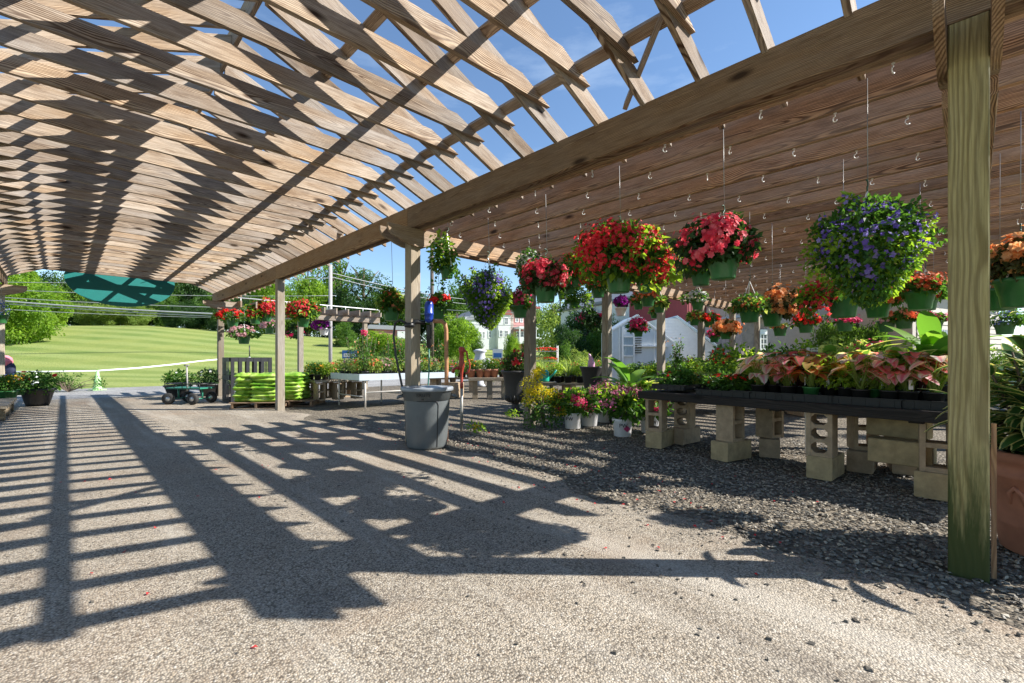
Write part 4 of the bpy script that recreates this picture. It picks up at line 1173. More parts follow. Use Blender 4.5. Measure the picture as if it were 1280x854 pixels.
for i_, (px, t, k, lab) in enumerate(((940, .42, 'bushy_lime', 'small lime plant between the impatiens and the pale caladiums'), (978, .40, 'bushy', 'small green plant behind the blush caladium'), (1024, .46, 'bushy_pale', 'small pale plant behind the orange leaves'), (1058, .24, 'bushy_lime', 'small lime plant between the orange leaves and the white caladium'), (1064, .42, 'pinkflower', 'small pink flowering plant behind the white caladium'), (1086, .44, 'bushy_pale', 'small pale plant behind the rose caladium over the green pot'), (1122, .30, 'bushy_lime', 'small lime plant among the rose caladiums'), (1128, .46, 'redflower', 'small red flowering plant in the second row near the post'), (1160, .46, 'bushy_lime', 'small lime plant beside the green post'))):
    potted(onb(px, t), k, lab, 'potk', .065, .13, group=GB, sc=.95)
BACK = [(1050, .55, 'bushy_pale', 'pale green bushy plant behind the orange leaves', 1.2), (1072, .62, 'hosta', 'cream-edged hosta behind the white caladium', 1.0), (1040, .85, 'hosta', 'big hosta with long leaves behind the placard', 1.35),
 (1100, .55, 'hosta', 'green hosta in the second row of the front bench', 1.05), (1125, .6, 'hosta', 'lime-edged hosta right of centre in the second row', 1.1), (1152, .58, 'hosta', 'broad hosta next to the green post', 1.15), (1175, .55, 'big_green', 'glossy big-leaved plant touching the green post', .7),
 (1105, .95, 'fern', 'lime fern with upright fronds at the back of the bench', 1.1), (1140, .95, 'fern', 'second lime fern nearer the green post', 1.0), (1085, .95, 'hot', 'pink flowering plant between hosta and fern', 1.1), (1010, .7, 'bushy_lime', 'lime bushy plant left of the placard', 1.1),
 (985, .85, 'bushy', 'green bushy plant at the back behind the tall red caladium', 1.2), (955, .65, 'bushy', 'green bushy plant behind the pale caladiums', 1.1), (930, .8, 'bushy_lime', 'lime green clump behind the red impatiens', 1.1), (1065, 1.05, 'bushy_pale', 'pale clump at the very back of the bench', 1.3), (1165, .98, 'big_green', 'large leaved plant at the back beside the post', .8), (905, .75, 'redflower', 'red flowering pot behind the impatiens flat', .9)]
for px, t, k, lab, s in BACK: potted(onb(px, t), k, lab, 'potk', .085, .17, group=GB, sc=s * 1.3)
# placard on a stick
v = onb(1020, .6)
o = thing('placard', 'white card sign on a stick among the caladiums', 'sign', v, math.atan2(-v.x, v.y) + PI * 0)
mb = MB(); mb.tube([(0, 0, 0), (0, 0, .40)], .006, 6); mb.build('stick', M['bench_leg'], o)
mb = MB(); mb.box((0, 0, .44), (.155, .008, .085)); card = mb.build('card', M['card'], o)
mb = MB()
for j, (wd_, zz) in enumerate(((.10, .462), (.07, .44), (.085, .42))):
    for q in range(7): mb.box((-.05 + .015 * q + .004, -.0055, zz), (.009, .002, .007 if q % 3 else .011))
mb.build('lettering', M['ink'], card)
# ================================================================== things on the gravel
HEAD = -math.atan2(SY, CY)
# grey bin
def flatp(px, d, z=0): 
    v = at(px, HOR, d); v.z = z; return v
v = flatp(534, 5.32)
b = thing('waste_bin', 'round grey lidded bin standing on the gravel before the injector post', 'bin', v, HEAD + .22)
mb = MB()
mb.lathe([(.215, 0), (.225, .012), (.232, .03), (.262, .545), (.262, .55), (.270, .552), (.278, .655), (.288, .66), (.288, .675), (.262, .675), (.255, .64)], seg=48)
body = mb.build('body', M['bin'], b)
mb = MB()
def onbin(a, z, off=.002):
    r = np.interp(z, [0, .03, .545, .552, .655], [.215, .232, .262, .270, .278]) + off
    return (r * math.sin(a), -r * math.cos(a), z)
for a0 in (-.1, 1.95, 4.05):
    mb.tube([onbin(a0 + .55, .03), onbin(a0 + .55, .50), onbin(a0 + .50, .535), onbin(a0 + .42, .546)] + [onbin(a0 + .42 - .1 * k, .548) for k in range(1, 9)], .0045, 5)
mb.build('moulded_groove', M['black'], body)
for s in (-1, 1):
    mb = MB(); mb.tube([(s * .275, -.075, .60), (s * .325, -.07, .585), (s * .335, -.05, .575), (s * .335, .05, .575), (s * .325, .07, .585), (s * .275, .075, .60)], [.016, .014, .013, .013, .014, .016], 8); mb.build('handle', M['bin'], b)
mb = MB()
mb.lathe([(.298, .655), (.304, .66), (.304, .69), (.296, .698), (.262, .70), (.252, .690), (.235, .688), (.14, .702), (.0, .712)], seg=48, cap0=False)
lid = mb.build('lid', M['binlid'], b)
def text(s, size, parent, loc, rot, m, name='lettering', ex=.002, cx=True):
    c = bpy.data.curves.new(name, 'FONT'); c.body = s; c.size = size; c.extrude = ex; c.align_x = 'CENTER'; c.align_y = 'CENTER'; c.resolution_u = 2
    o = bpy.data.objects.new(name, c); COL.objects.link(o)
    bpy.context.view_layer.update()
    me = bpy.data.meshes.new_from_object(o.evaluated_get(bpy.context.evaluated_depsgraph_get()))
    bpy.data.objects.remove(o); me.name = name
    me.materials.clear(); me.materials.append(m)
    q = bpy.data.objects.new(name, me); COL.objects.link(q); q.parent = parent; q.location = loc; q.rotation_euler = rot
    return q
text('BRUTE', .055, body, (-.03 - .02, -.279, .615), (R(90), 0, -.18), M['ink'], ex=.004)
text('44', .03, body, (-.04 - .02, -.277, .572), (R(90), 0, -.18), M['ink'], ex=.004)

# red hydrant pump
v = flatp(577, 6.55)
o = thing('hand_pump', 'red hand pump on a bare standpipe right of the grey bin', 'water pump', v, HEAD)
mb = MB(); mb.tube([(0, 0, -.05), (0, 0, .62)], .021, 10); mb.build('standpipe', M['galv'], o)
mb = MB(); mb.tube([(0, 0, .60), (0, 0, .66), (0, 0, .665), (0, 0, .80), (0, 0, .86), (0, 0, .90), (.0, 0, .95), (0, 0, 1.02), (0.0, 0, 1.10), (0, 0, 1.125), (0, 0, 1.18), (0, 0, 1.20)], [.024, .026, .022, .022, .03, .042, .044, .034, .032, .042, .044, .02], 12)
mb.tube([(-.02, 0, .89), (-.075, -.01, .895), (-.11, -.01, .87), (-.125, -.01, .82)], [.026, .021, .022, .024], 9)
mb.tube([(-.04, 0, 1.15), (.045, 0, 1.16)], .022, 8)
mb.build('head', M['red'], o)
mb = MB(); mb.tube([(.03, 0, 1.155), (.075, 0, 1.12), (.085, 0, 1.04), (.115, 0, .97), (.118, 0, .90), (.095, 0, .83), (.06, 0, .81)], [.016, .014, .011, .011, .011, .012, .013], 8); mb.build('lever', M['red'], o)
# fertiliser injector on the second post, its hoses and the rusty pipe
v = Vector((3.09 + .085, 4.90 - .14, 0))
o = thing('injector', 'blue cylinder injector with dark valve fixed to the second post', 'injector', v, HEAD + .1)
mb = MB(); mb.lathe([(.02, 1.47), (.048, 1.485), (.053, 1.52), (.053, 1.565), (.058, 1.57), (.058, 1.59), (.053, 1.595), (.053, 1.69), (.045, 1.72), (.03, 1.735), (0, 1.737)], c=(.05, 0, 0), seg=24); mb.build('cylinder', M['blue'], o)
mb = MB(); mb.lathe([(.028, 1.16), (.03, 1.30), (.035, 1.32), (.03, 1.44)], c=(.05, 0, 0), seg=16); mb.lathe([(.037, 1.275), (.037, 1.295)], c=(.05, 0, 0), seg=16, cap1=True); mb.build('suction_body', M['black'], o)
mb = MB(); mb.tube([(0, 0, 1.47), (-.10, -.03, 1.48), (-.17, -.05, 1.43)], .026, 8); mb.lathe([(.0, -.03), (.06, -.02), (.065, .01), (.05, .03), (0, .035)], c=(-.18, -.06, 1.43), seg=16); mb.build('valve', M['black'], o)
mb = MB(); mb.tube([(.05, 0, 1.17), (.052, 0, .9), (.03, 0, .55), (.02, -.03, .2), (0, -.06, .02)], .009, 6); mb.build('suction_hose', M['hose'], o)
mb = MB(); mb.tube([(-.22, -.06, 1.46), (-.30, -.03, 1.50), (-.36, 0, 1.46), (-.38, 0, 1.30), (-.35, 0, 1.05), (-.30, 0, .8), (-.25, 0, .55), (-.2, 0, .3), (-.18, .02, .02)], .014, 7); mb.build('supply_hose', M['black'], o)
mb = MB(); mb.tube([(.10, 0, 1.49), (.20, .01, 1.49), (.245, .02, 1.46), (.26, .02, 1.38), (.265, .02, .9), (.26, .02, .02)], .026, 9); mb.build('outlet_pipe', M['rust'], o)
# lime bags on pallets
def bag_mesh(l=.54, w=.37, h=.108):
    mb = MB(); nx, ny = 15, 11; V = []; F = []
    for s in (1, -1):
        for j in range(ny):
            for i in range(nx):
                x = -1 + 2 * i / (nx - 1); y = -1 + 2 * j / (ny - 1)
                k = max(0, (1 - abs(x) ** 8)) ** .45 * max(0, (1 - abs(y) ** 7)) ** .45
                z = s * h * .5 * k * (1 + random.uniform(-.22, .22) + .22 * math.sin(5 * x + 3 * y) - .25 * abs(x) ** 3)
                V.append((x * l / 2 * (1 - .03 * abs(y) ** 3), y * w / 2 * (1 - .03 * abs(x) ** 3), z))
        o = 0 if s == 1 else nx * ny
        for j in range(ny - 1):
            for i in range(nx - 1):
                f = (o + j*nx+i, o + j*nx+i+1, o + (j+1)*nx+i+1, o + (j+1)*nx+i)
                F.append(f if s == 1 else tuple(reversed(f)))
    mb.add(V, F, 0, True); return mb
def pallet(loc, rz, label):
    o = thing('pallet', label, 'pallet', loc, rz, 'pallets under the lime bags')
    for k in range(6):
        mb = MB(); y = -.36 + .144 * k; mb.board((-.52, y, .118), (.52, y, .118), .1, .018, up=(0, 1, 0)); mb.build('deck_board', M['pallet'], o)
    for k in (-1, 0, 1):
        mb = MB(); mb.board((k * .46, -.41, .062), (k * .46, .41, .062), .09, .04); mb.build('stringer', M['pallet'], o)
    for k in (-1, 1):
        mb = MB(); mb.board((-.52, k * .34, .010), (.52, k * .34, .010), .1, .016, up=(0, 1, 0)); mb.build('bottom_board', M['pallet'], o)
bagp = [bag_mesh().build('soil_bag', M['bag']) for _ in range(4)]
for q in bagp: bpy.data.objects.remove(q) if False else None
nb = 0
def put_bag(loc, rz, label):
    global nb
    if nb < 4: o = bagp[nb]
    else: o = bagp[nb % 4].copy(); COL.objects.link(o)
    nb += 1
    o.location = (loc[0] + random.uniform(-.025, .025), loc[1] + random.uniform(-.025, .025), loc[2]); o.rotation_euler = (random.uniform(-.03, .03), random.uniform(-.03, .03), rz + random.uniform(-.08, .08) + (PI if random.random() < .5 else 0))
    o.scale = (random.uniform(.94, 1.07), random.uniform(.94, 1.07), 1); tag(o, label, 'bag', 'lime green bags stacked on pallets')
ordn = ['lowest', 'second', 'third', 'fourth', 'fifth', 'sixth', 'seventh', 'eighth', 'topmost']
c1, r1 = flatp(330, 9.75), HEAD + .12; c2, r2 = flatp(371, 10.15), HEAD + .05
pallet(c1, r1, 'brown pallet under the left lime bag stack'); pallet(c2, r2, 'brown pallet under the right lime bag stack, behind the post')
for (c, r, nm, nlay) in ((c1, r1, 'left', 7), (c2, r2, 'right', 7)):
    for k in range(nlay):
        z = .128 + .046 + .082 * k
        for (lx, ly, rr, side) in (((.12, -.18, 0, 'front'), (-.30, -.06, PI / 2, 'end-on left'), (.12, .19, 0, 'back')) if nm == 'left' else ((-.06, -.18, 0, 'front'), (-.06, .19, 0, 'back'))):
            put_bag(c + Vector((lx * math.cos(r) - ly * math.sin(r), lx * math.sin(r) + ly * math.cos(r), z)), r + rr, f'lime green bag, {ordn[k]} from the bottom of the {nm} stack, {side} column')
# charcoal crate behind the bags
v = flatp(309, 11.0)
o = thing('slatted_crate', 'tall charcoal plastic slatted crate between the bags and the last post', 'crate', v, HEAD + .75)
def crate_panel(w, hgt, nb_):
    mb = MB()
    for z, hh in ((.05, .1), (hgt * .55, .1), (hgt - .05, .1)): mb.box((0, 0, z), (w, .03, hh))
    for k in range(nb_):
        x = -w / 2 + .04 + (w - .08) * k / (nb_ - 1)
        mb.box((x, -.018, hgt / 2), (.07, .006, hgt))
    return mb
for (lx, ly, rz, w) in ((0, -.4, 0, .86), (0, .4, PI, .86), (-.43, 0, -PI / 2, .74), (.43, 0, PI / 2, .74)):
    q = crate_panel(w, 1.06, 6).build('side_panel', M['crate'], o); q.location = (lx, ly, 0); q.rotation_euler = (0, 0, rz)
mb = MB(); mb.box((0, 0, 1.0), (.8, .72, .02)); mb.build('top_deck', M['crate'], o)
o = thing('stake_light', 'small black stake with a white cap standing on the charcoal crate', 'stake', v + Vector((0.05, 0, 1.01)))
mb = MB(); mb.tube([(0, 0, 0), (0, 0, .34)], .012, 6); mb.build('stake', M['black'], o)
mb = MB(); mb.lathe([(.05, 0), (.05, .03), (.02, .06), (0, .062)], seg=12); mb.build('cap', M['white'], o)
# green garden cart
v = flatp(238, 10.45)
o = thing('garden_cart', 'green flat garden cart with four black wheels near the end of the aisle', 'cart', v, HEAD - .12)
mb = MB(); mb.box((0, 0, .36), (.86, .44, .03)); mb.build('deck', M['cartgreen'], o)
mb = MB()
for s in (-1, 1):
    mb.tube([(-.43, s * .23, .46), (.43, s * .23, .46)], .012, 6); mb.tube([(s * .43, -.23, .46), (s * .43, .23, .46)], .012, 6)
    for k in (-.43, -.2, .0, .2, .43): mb.tube([(k, s * .23, .36), (k, s * .23, .46)], .009, 5)
mb.build('side_rails', M['black'], o)
mb = MB()
for s in (-1, 1): mb.tube([(s * .30, -.26, .12), (s * .30, .26, .12)], .014, 6); mb.tube([(s * .3, 0, .12), (s * .3, 0, .35)], .02, 6)
mb.build('axle_frame', M['cartgreen'], o)
for sx in (-1, 1):
    for sy in (-1, 1):
        w = MB(); w.lathe([(.06, -.04), (.12, -.038), (.13, -.02), (.13, .02), (.12, .038), (.06, .04)], seg=20, cap0=False)
        wh = w.build('wheel', M['rubber'], o); wh.location = (sx * .30, sy * .27, .13); wh.rotation_euler = (PI / 2, 0, .3 if sx < 0 else 0)
        rm = MB(); rm.lathe([(.0, -.03), (.062, -.035), (.062, .035), (0, .03)], seg=14, cap0=False); rm.build('rim', M['steel'], wh)
mb = MB(); mb.tube([(.07, -.16, .30), (.06, -.17, .88)], .018, 7); mb.tube([(.0, -.17, .88), (.12, -.17, .88)], .015, 6); mb.build('handle', M['polemat'], o)

# ================================================================== planters
def bowl(v, r, h, label, name, m, prof=None, seg=32):
    o = thing(name, label, 'planter', v)
    mb = MB(); mb.lathe(prof or [(r*.62, 0), (r*.70, h*.2), (r*.92, h*.86), (r*1.02, h*.88), (r*1.04, h), (r*.95, h), (r*.92, h*.9), (0, h*.89)], seg=seg); mb.build('pot', M[m], o)
    return o
urnprof = [(.155, 0), (.16, .02), (.15, .05), (.085, .09), (.062, .15), (.075, .18), (.12, .20), (.165, .24), (.185, .30), (.19, .34), (.205, .50), (.232, .70), (.275, .765), (.285, .79), (.27, .80), (.235, .79), (.22, .72), (0, .70)]
v = flatp(644, 8.75)
o = bowl(v, .28, .8, 'tall black pedestal urn with dark red flowers right of the hand pump', 'urn', 'urn', urnprof)
mb = MB()
for k in range(18):
    a = 2 * PI * k / 18; mb.tube([(.115 * math.cos(a), .115 * math.sin(a), .195), (.175 * math.cos(a), .175 * math.sin(a), .24), (.192 * math.cos(a), .192 * math.sin(a), .33)], [.01, .02, .008], 6)
mb.build('fluting', M['urn'], o)
f = MB(); add_leaves(f, 520, (0, 0, .93), (.26, .26, .22), .07, .04, 0, .15, .1, .35); add_leaves(f, 240, (0, 0, .95), (.24, .24, .24), .07, .04, 1, .3, .1); f.build('foliage', [M['lf_bronze'], M['lf_green']], o)
q = MB(); flowers_on(q, 70, (0, 0, .95), (.27, .27, .24), .05, clusters=9, spread=.03, bias=(-.2, -.3, .3)); flowers_on(q, 30, (0, 0, .93), (.26, .26, .2), .03, 1); q.build('blossom', [M['p_red'], M['p_pale']], o)
v = flatp(740, 9.15)
o = bowl(v, .25, .8, 'flared black urn with a mauve pointed ornament behind the hydrangeas', 'urn', 'urn', [(.14, 0), (.15, .03), (.12, .08), (.14, .3), (.17, .55), (.215, .78), (.25, .85), (.255, .865), (.24, .87), (.20, .82), (0, .80)])
mb = MB(); mb.tube([(-.02, 0, .80), (-.02, 0, .95), (-.04, 0, 1.03), (-.08, 0, 1.10), (-.11, 0, 1.13)], [.075, .065, .045, .025, .006], 10); mb.build('ornament', M['pinkdot'], o)
# big terracotta planter at right
v = Vector((3.69, -.31, 0))
o = thing('terracotta_planter', 'large terracotta planter of variegated foliage at the right edge beside the green post', 'planter', v)
mb = MB(); mb.lathe([(.20, 0), (.215, .01), (.235, .14), (.24, .145), (.244, .165), (.245, .17), (.285, .40), (.297, .405), (.297, .43), (.29, .435), (.293, .48), (.308, .485), (.312, .535), (.295, .54), (.28, .50), (0, .49)], seg=64); pt = mb.build('pot', M['terra'], o)
for k in range(10):
    a = 2 * PI * k / 10; mb = MB()
    mb.tube([(.262 * math.cos(a - .12), .262 * math.sin(a - .12), .27), (.276 * math.cos(a - .1), .276 * math.sin(a - .1), .33), (.283 * math.cos(a), .283 * math.sin(a), .36), (.276 * math.cos(a + .1), .276 * math.sin(a + .1), .33), (.262 * math.cos(a + .12), .262 * math.sin(a + .12), .27)], [.006, .012, .012, .012, .006], 6)
    mb.build('relief', M['terra'], pt)
mb = MB(); f = MB()
for j in range(44):
    a = random.uniform(0, 6.28); rr = random.uniform(.03, .27); hh = random.uniform(.08, .74)
    b0 = Vector((rr * .5 * math.cos(a), rr * .5 * math.sin(a), .48)); tp = Vector((rr * 1.3 * math.cos(a), rr * 1.3 * math.sin(a), .5 + hh))
    mb.tube([b0, b0.lerp(tp, .5) + Vector((0, 0, .03)), tp], [.009, .007, .005], 5)
    for q in range(11):
        aa = random.uniform(0, 6.28); t = random.uniform(.25, 1)
        f.blade(b0.lerp(tp, t), (math.cos(aa), math.sin(aa), random.uniform(-.1, 1.0)), (0, 0, 1), random.uniform(.18, .32), random.uniform(.055, .09), random.uniform(.5, 1.3), 6, 0, random.uniform(.02, 1), 'lance', .25)
mb.build('stems', M['bark'], o); f.build('foliage', M['dracaena'], o)
# golden shrub by the post
v = flatp(681, 6.75)
o = thing('golden_shrub', 'golden yellow and green shrub growing at the foot of the second canopy post', 'shrub', v)
f = MB(); add_leaves(f, 900, (0, 0, .30), (.36, .32, .30), .05, .028, 0, .2, .1, .4); add_leaves(f, 260, (.14, -.14, .34), (.22, .2, .26), .05, .028, 0, .3)
for c_, r_ in (((-.16, .12, .66), .17), ((-.2, .1, .46), .16), ((.03, -.1, .48), .13), ((.12, -.2, .28), .12), ((-.08, .05, .82), .10), ((-.05, 0, .52), .12)):
    add_leaves(f, 260, c_, (r_, r_, r_ * .9), .04, .022, 1, .2, -.1, .3)
f.build('foliage', [M['lf_green'], M['lf_yellow']], o)
mb = MB()
for j in range(9):
    a = random.uniform(0, 6.28); mb.tube([(0, 0, -.02), (.15 * math.cos(a), .15 * math.sin(a), .3), (.2 * math.cos(a), .2 * math.sin(a), .5)], [.008, .006, .003], 4)
mb.build('stems', M['bark'], o)
# hydrangeas in white pots
HY = [(716, 6.72, 'pink hydrangea in a white pot, leftmost of the row by the golden shrub', 1.0, 'p_hot'), (737, 6.98, 'pink hydrangea in a white pot set back second from the golden shrub', 1.0, 'p_pink'), (778, 6.05, 'tall pink hydrangea in a white pot with a pink diamond mark', 1.15, 'p_pink'), (812, 6.35, 'pink hydrangea in a white pot right beside the bench block', 1.0, 'p_hot'), (756, 7.4, 'leafy hydrangea in a white pot at the back of the hydrangea row', 1.1, 'p_pink')]
for i, (px, d, lab, s, fm) in enumerate(HY):
    o = thing('hydrangea', lab, 'potted plant', flatp(px, d), HEAD + random.uniform(-.3, .3), 'hydrangeas in white pots')
    mb = MB(); mb.lathe([(.105, 0), (.11, .005), (.128, .20), (.134, .205), (.136, .235), (.126, .235), (.12, .21), (0, .205)], seg=28); pt = mb.build('pot', M['potw'], o)
    text('PW', .07, pt, (-.03, -.125, .15), (R(84), 0, -.2), M['ink'], ex=.003)
    if i == 2:
        mb = MB(); mb.prism([(0, -.04), (.05, 0), (0, .04), (-.05, 0)], (.02, -.126, .11), (1, 0, 0), (0, .06, 1), (0, 1, 0), .004); mb.build('label_mark', M['p_pink'], pt)
    f = MB()
    add_leaves(f, int(330 * s), (0, 0, .36 * s), (.23 * s, .22 * s, .17 * s), .10, .06, 0, .2, .1, .35); add_leaves(f, 90, (0, 0, .42 * s), (.2 * s, .2 * s, .14 * s), .10, .06, 1, .5, .0, .35)
    f.build('foliage', [M['lf_green'], M['lf_lime']], o)
    q = MB(); flowers_on(q, 460, (0, 0, .39 * s), (.24 * s, .23 * s, .17 * s), .026, clusters=13, spread=.03, bias=(-.2, -.3, .5), petals=4, out=1.02); q.build('blossom', M[fm], o)
# weeds
for px, d, lab in ((596, 6.35, 'small weed with yellow flowers on the gravel right of the pump'), (640, 8.1, 'low green weeds at the foot of the black urn'), (668, 7.9, 'low leafy weed between urn and golden shrub')):
    o = thing('weed', lab, 'weed', flatp(px, d)); f = MB(); add_leaves(f, 60, (0, 0, .05), (.13, .11, .055), .07, .03, 0, .1, .0); f.build('foliage', M['lf_lime'], o)
    if px == 596: q = MB(); flowers_on(q, 6, (0, 0, .08), (.06, .05, .04), .05); q.build('blossom', M['p_yellow'], o)
# banana-like canna behind the bench
potted(flatp(786, 7.6), 'canna', 'tall broad-leaved canna standing between the posts left of the bench', 'potk', .16, .42, sc=1.35)
o = potted(flatp(806, 8.2), 'hosta', 'broad leaves spilling from a terracotta pot left of the bench', 'terra', .2, .5, sc=1.2)
potted(flatp(770, 7.2), 'big_green', 'glossy green plant low behind the hydrangeas', 'potk', .13, .2, sc=.8)

# ================================================================== middle benches
def leg_bench(p0, p1, width, ztop, h, label, mt, ml, legs=3, name='display_bench'):
    """tray bench from p0 to p1 (front edge)"""
    p0, p1 = Vector(p0), Vector(p1); d = p1 - p0; L = d.length; rz = math.atan2(d.y, d.x)
    o = thing(name, label, 'bench', p0, rz)
    mb = MB(); t = .012
    mb.box((L / 2, width / 2, ztop - h + .01), (L, width, .02))
    for y in (0, width): mb.box((L / 2, y, ztop - h / 2), (L, t * 2, h))
    for x in (0, L): mb.box((x, width / 2, ztop - h / 2), (t * 2 , width + .02, h - .004))
    mb.build('tray', M[mt], o)
    for k in range(legs):
        x = .15 + (L - .3) * k / max(1, legs - 1)
        for y in (.06, width - .06):
            q = MB(); q.tube([(x, y, 0), (x, y, ztop - h)], .018, 8); q.build('leg', M[ml], o)
        q = MB(); q.tube([(x, .06, .25), (x, width - .06, .25)], .014, 6); q.build('cross_rail', M[ml], o)
    q = MB(); q.tube([(.15, .06, .34), (L - .15, .06, .34)], .016, 6); q.build('long_rail', M[ml], o)
    return o
leg_bench((4.2, 8.6, 0), (6.55, 8.6, 0), 1.35, .72, .13, 'pale flood-tray bench with pipe legs behind the grey bin', 'bench_w', 'bench_leg')
GM = 'potted plants on the pale tray bench'
kinds = ['tall', 'orangeflower', 'grey', 'bushy_pale', 'tall', 'whiteflower', 'orangeflower', 'grey']
labs = {'tall': 'staked climber in a dark pot on the pale tray bench', 'orangeflower': 'peach-flowered plant on the pale tray bench', 'grey': 'grey green plant with pale blooms on the pale tray bench', 'bushy_pale': 'pale green bushy plant on the pale tray bench', 'whiteflower': 'white-flowered plant on the pale tray bench'}
for i in range(34):
    k = kinds[i % 8]; row = i // 9
    x = 4.38 + .245 * (i % 9) + random.uniform(-.04, .04); y = 8.78 + .32 * row
    potted(Vector((x, y, .615)), k, labs[k], 'pot' if i % 9 > 5 and row == 0 else 'potk', .075, .15, group=GM, sc=1.25 if k == 'tall' else 1.0)
o = thing('rose_standard', 'tall staked rose with pink red blooms at the left end of the pale tray bench', 'potted plant', (4.5, 9.0, .61))
mb = MB(); mb.lathe([(.07, 0), (.09, .16), (.08, .16), (0, .14)], seg=16); mb.build('pot', M['potk'], o)
mb = MB(); mb.tube([(0, 0, .1), (.0, 0, .95)], .009, 5); mb.build('stake', M['stake'], o)
f = MB()
for z in np.linspace(.2, .85, 8): add_leaves(f, 60, (0, 0, z), (.16 - .1 * z, .16 - .1 * z, .09), .055, .03, 0, .1)
f.build('foliage', M['lf_green'], o); q = MB(); flowers_on(q, 20, (0, 0, .95), (.07, .06, .06), .06); q.build('blossom', M['p_hot'], o)
# grey block table with yellow flowers
o = thing('low_table', 'low grey board table on blocks right of the lime bags', 'bench', (3.95, 10.2, 0), -.05)
for k in range(3):
    mb = MB(); mb.board((0, .15 + .29 * k, .52), (1.25, .15 + .29 * k, .52), .28, .05, up=(0, 1, 0)); mb.build('plank', M['greypost'], o)
for k, x in enumerate((4.08, 4.5, 4.95)):
    for y in (10.3, 10.85):
        up_block((x, y), .1, 'grey concrete block holding up the low grey board table', 2, .09); 
for i in range(14):
    k = ['yellowflower', 'bushy_lime', 'orangeflower', 'yellowflower'][i % 4]
    potted(Vector((4.05 + .17 * (i % 7), 10.35 + .36 * (i // 7), .547)), k, 'pot of yellow and orange flowers with fresh leaves on the low grey table', 'potk', .07, .12, group='flower pots on the low grey table')
# wooden bench with terracotta pots
o = thing('timber_bench', 'low heavy timber bench carrying a row of terracotta pots', 'bench', flatp(612, 11.9), HEAD + .1)
mb = MB(); 
mb.board((-.55, 0, .50), (.55, 0, .50), .42, .08, up=(0, 1, 0)); mb.build('seat', M['bench'], o)
for s in (-.38, 0, .38): mb = MB(); mb.board((s, 0, 0), (s, 0, .458), .13, .3, up=(1, 0, 0)); mb.build('leg', M['bench'], o)
for i, px in enumerate((589, 600, 609, 618, 632)):
    potted(flatp(px, 11.85 + .03 * i, .54), ['yellowflower', 'bushy_pale', 'whiteflower', 'yellowflower', 'bushy'][i], ['terracotta pot of yellow flowers, leftmost on the timber bench', 'terracotta pot of pale leaves, second on the timber bench', 'terracotta pot of white flowers in the middle of the timber bench', 'terracotta pot of yellow flowers, fourth on the timber bench', 'terracotta pot of green leaves nearest the urn on the timber bench'][i], 'terra', .115, .22, group='terracotta pots on the timber bench', sc=1.0)
v = flatp(566, 12.2)
o = MB().box((0, 0, .2), (.5, .4, .4)).build('stone_block', M['block']); o.location = v; o.rotation_euler = (0, 0, .4); tag(o, 'square concrete block behind the hand pump', 'concrete block')
potted(flatp(566, 12.2, .4), 'pinkflower', 'pink potted plant on the square block behind the pump', 'potk', .1, .15)

# nursery rows in the middle distance
ROWS = [ # px0, px1, d, ztop, n, kinds, label
 (540, 640, 14.0, .45, 16, ['redflower', 'whiteflower', 'yellowflower', 'bushy_pale'], 'mixed flowering pot in the nursery row behind the timber bench'),
 (545, 655, 17.0, .5, 16, ['orangeflower', 'bushy_lime', 'yellowflower', 'pinkflower'], 'yellow or pink flowering pot in the second nursery row'),
 (668, 752, 11.5, .42, 13, ['bushy_lime', 'bushy_pale', 'grass', 'redflower'], 'pale green pot in the nursery row between the second and third posts'),
 (672, 760, 13.5, .45, 13, ['grass', 'bushy_pale', 'bushy_lime'], 'pale grassy pot farther back between the second and third posts'),
 (795, 870, 10.2, .45, 11, ['bushy', 'bushy_pale', 'bushy_lime', 'yellowflower'], 'leafy pot in the row in front of the white greenhouse'),
 (848, 1000, 8.6, .52, 16, ['bushy', 'redflower', 'bushy_lime', 'bushy_pale'], 'green pot on the back bench below the barn'),
 (860, 1010, 10.5, .5, 14, ['bushy_lime', 'bushy', 'orangeflower'], 'green pot in the far row below the white door'),
 (1010, 1180, 8.0, .55, 14, ['bushy_pale', 'hot', 'bushy', 'bushy_lime'], 'bushy pot on the bench behind the ferns'),
]
for ri, (a, b_, d, zt_, n, ks, lab) in enumerate(ROWS):
    p0, p1 = flatp(a - 3, d), flatp(b_ + 3, d); L = (p1 - p0).length
    o = thing('nursery_table', ['plank table behind the timber bench with mixed flowers', 'far plank table with yellow and pink pots', 'plank table between the second and third posts', 'far plank table with grasses between the posts', 'plank table before the white greenhouse', 'long plank back bench below the barn', 'far plank bench below the white door', 'plank bench behind the ferns'][ri], 'bench', p0, HEAD)
    mb = MB(); mb.board((0, .3, zt_ - .03), (L, .3, zt_ - .03), .7, .05, up=(0, 1, 0)); mb.build('top', M['bench'], o)
    for k in range(3): mb = MB(); mb.box((.1 + (L - .2) * k / 2, .3, (zt_ - .06) / 2), (.2, .5, zt_ - .06)); mb.build('support', M['block'], o)
    for i in range(n):
        k = ks[i % len(ks)]
        v = flatp(a + (b_ - a) * i / (n - 1) + random.uniform(-2, 2), d + .12 + .38 * (i % 2), zt_)
        potted(v, k, lab, 'potk', .10, .16, group='pots in nursery row ' + ['one', 'two', 'three', 'four', 'five', 'six', 'seven', 'eight'][ri], sc=random.uniform(1.1, 1.6))
potted(flatp(842, 8.3, .5), 'tall', 'tall reddish shrub in a black pot before the greenhouse door', 'potk', .2, .26, sc=1.1)
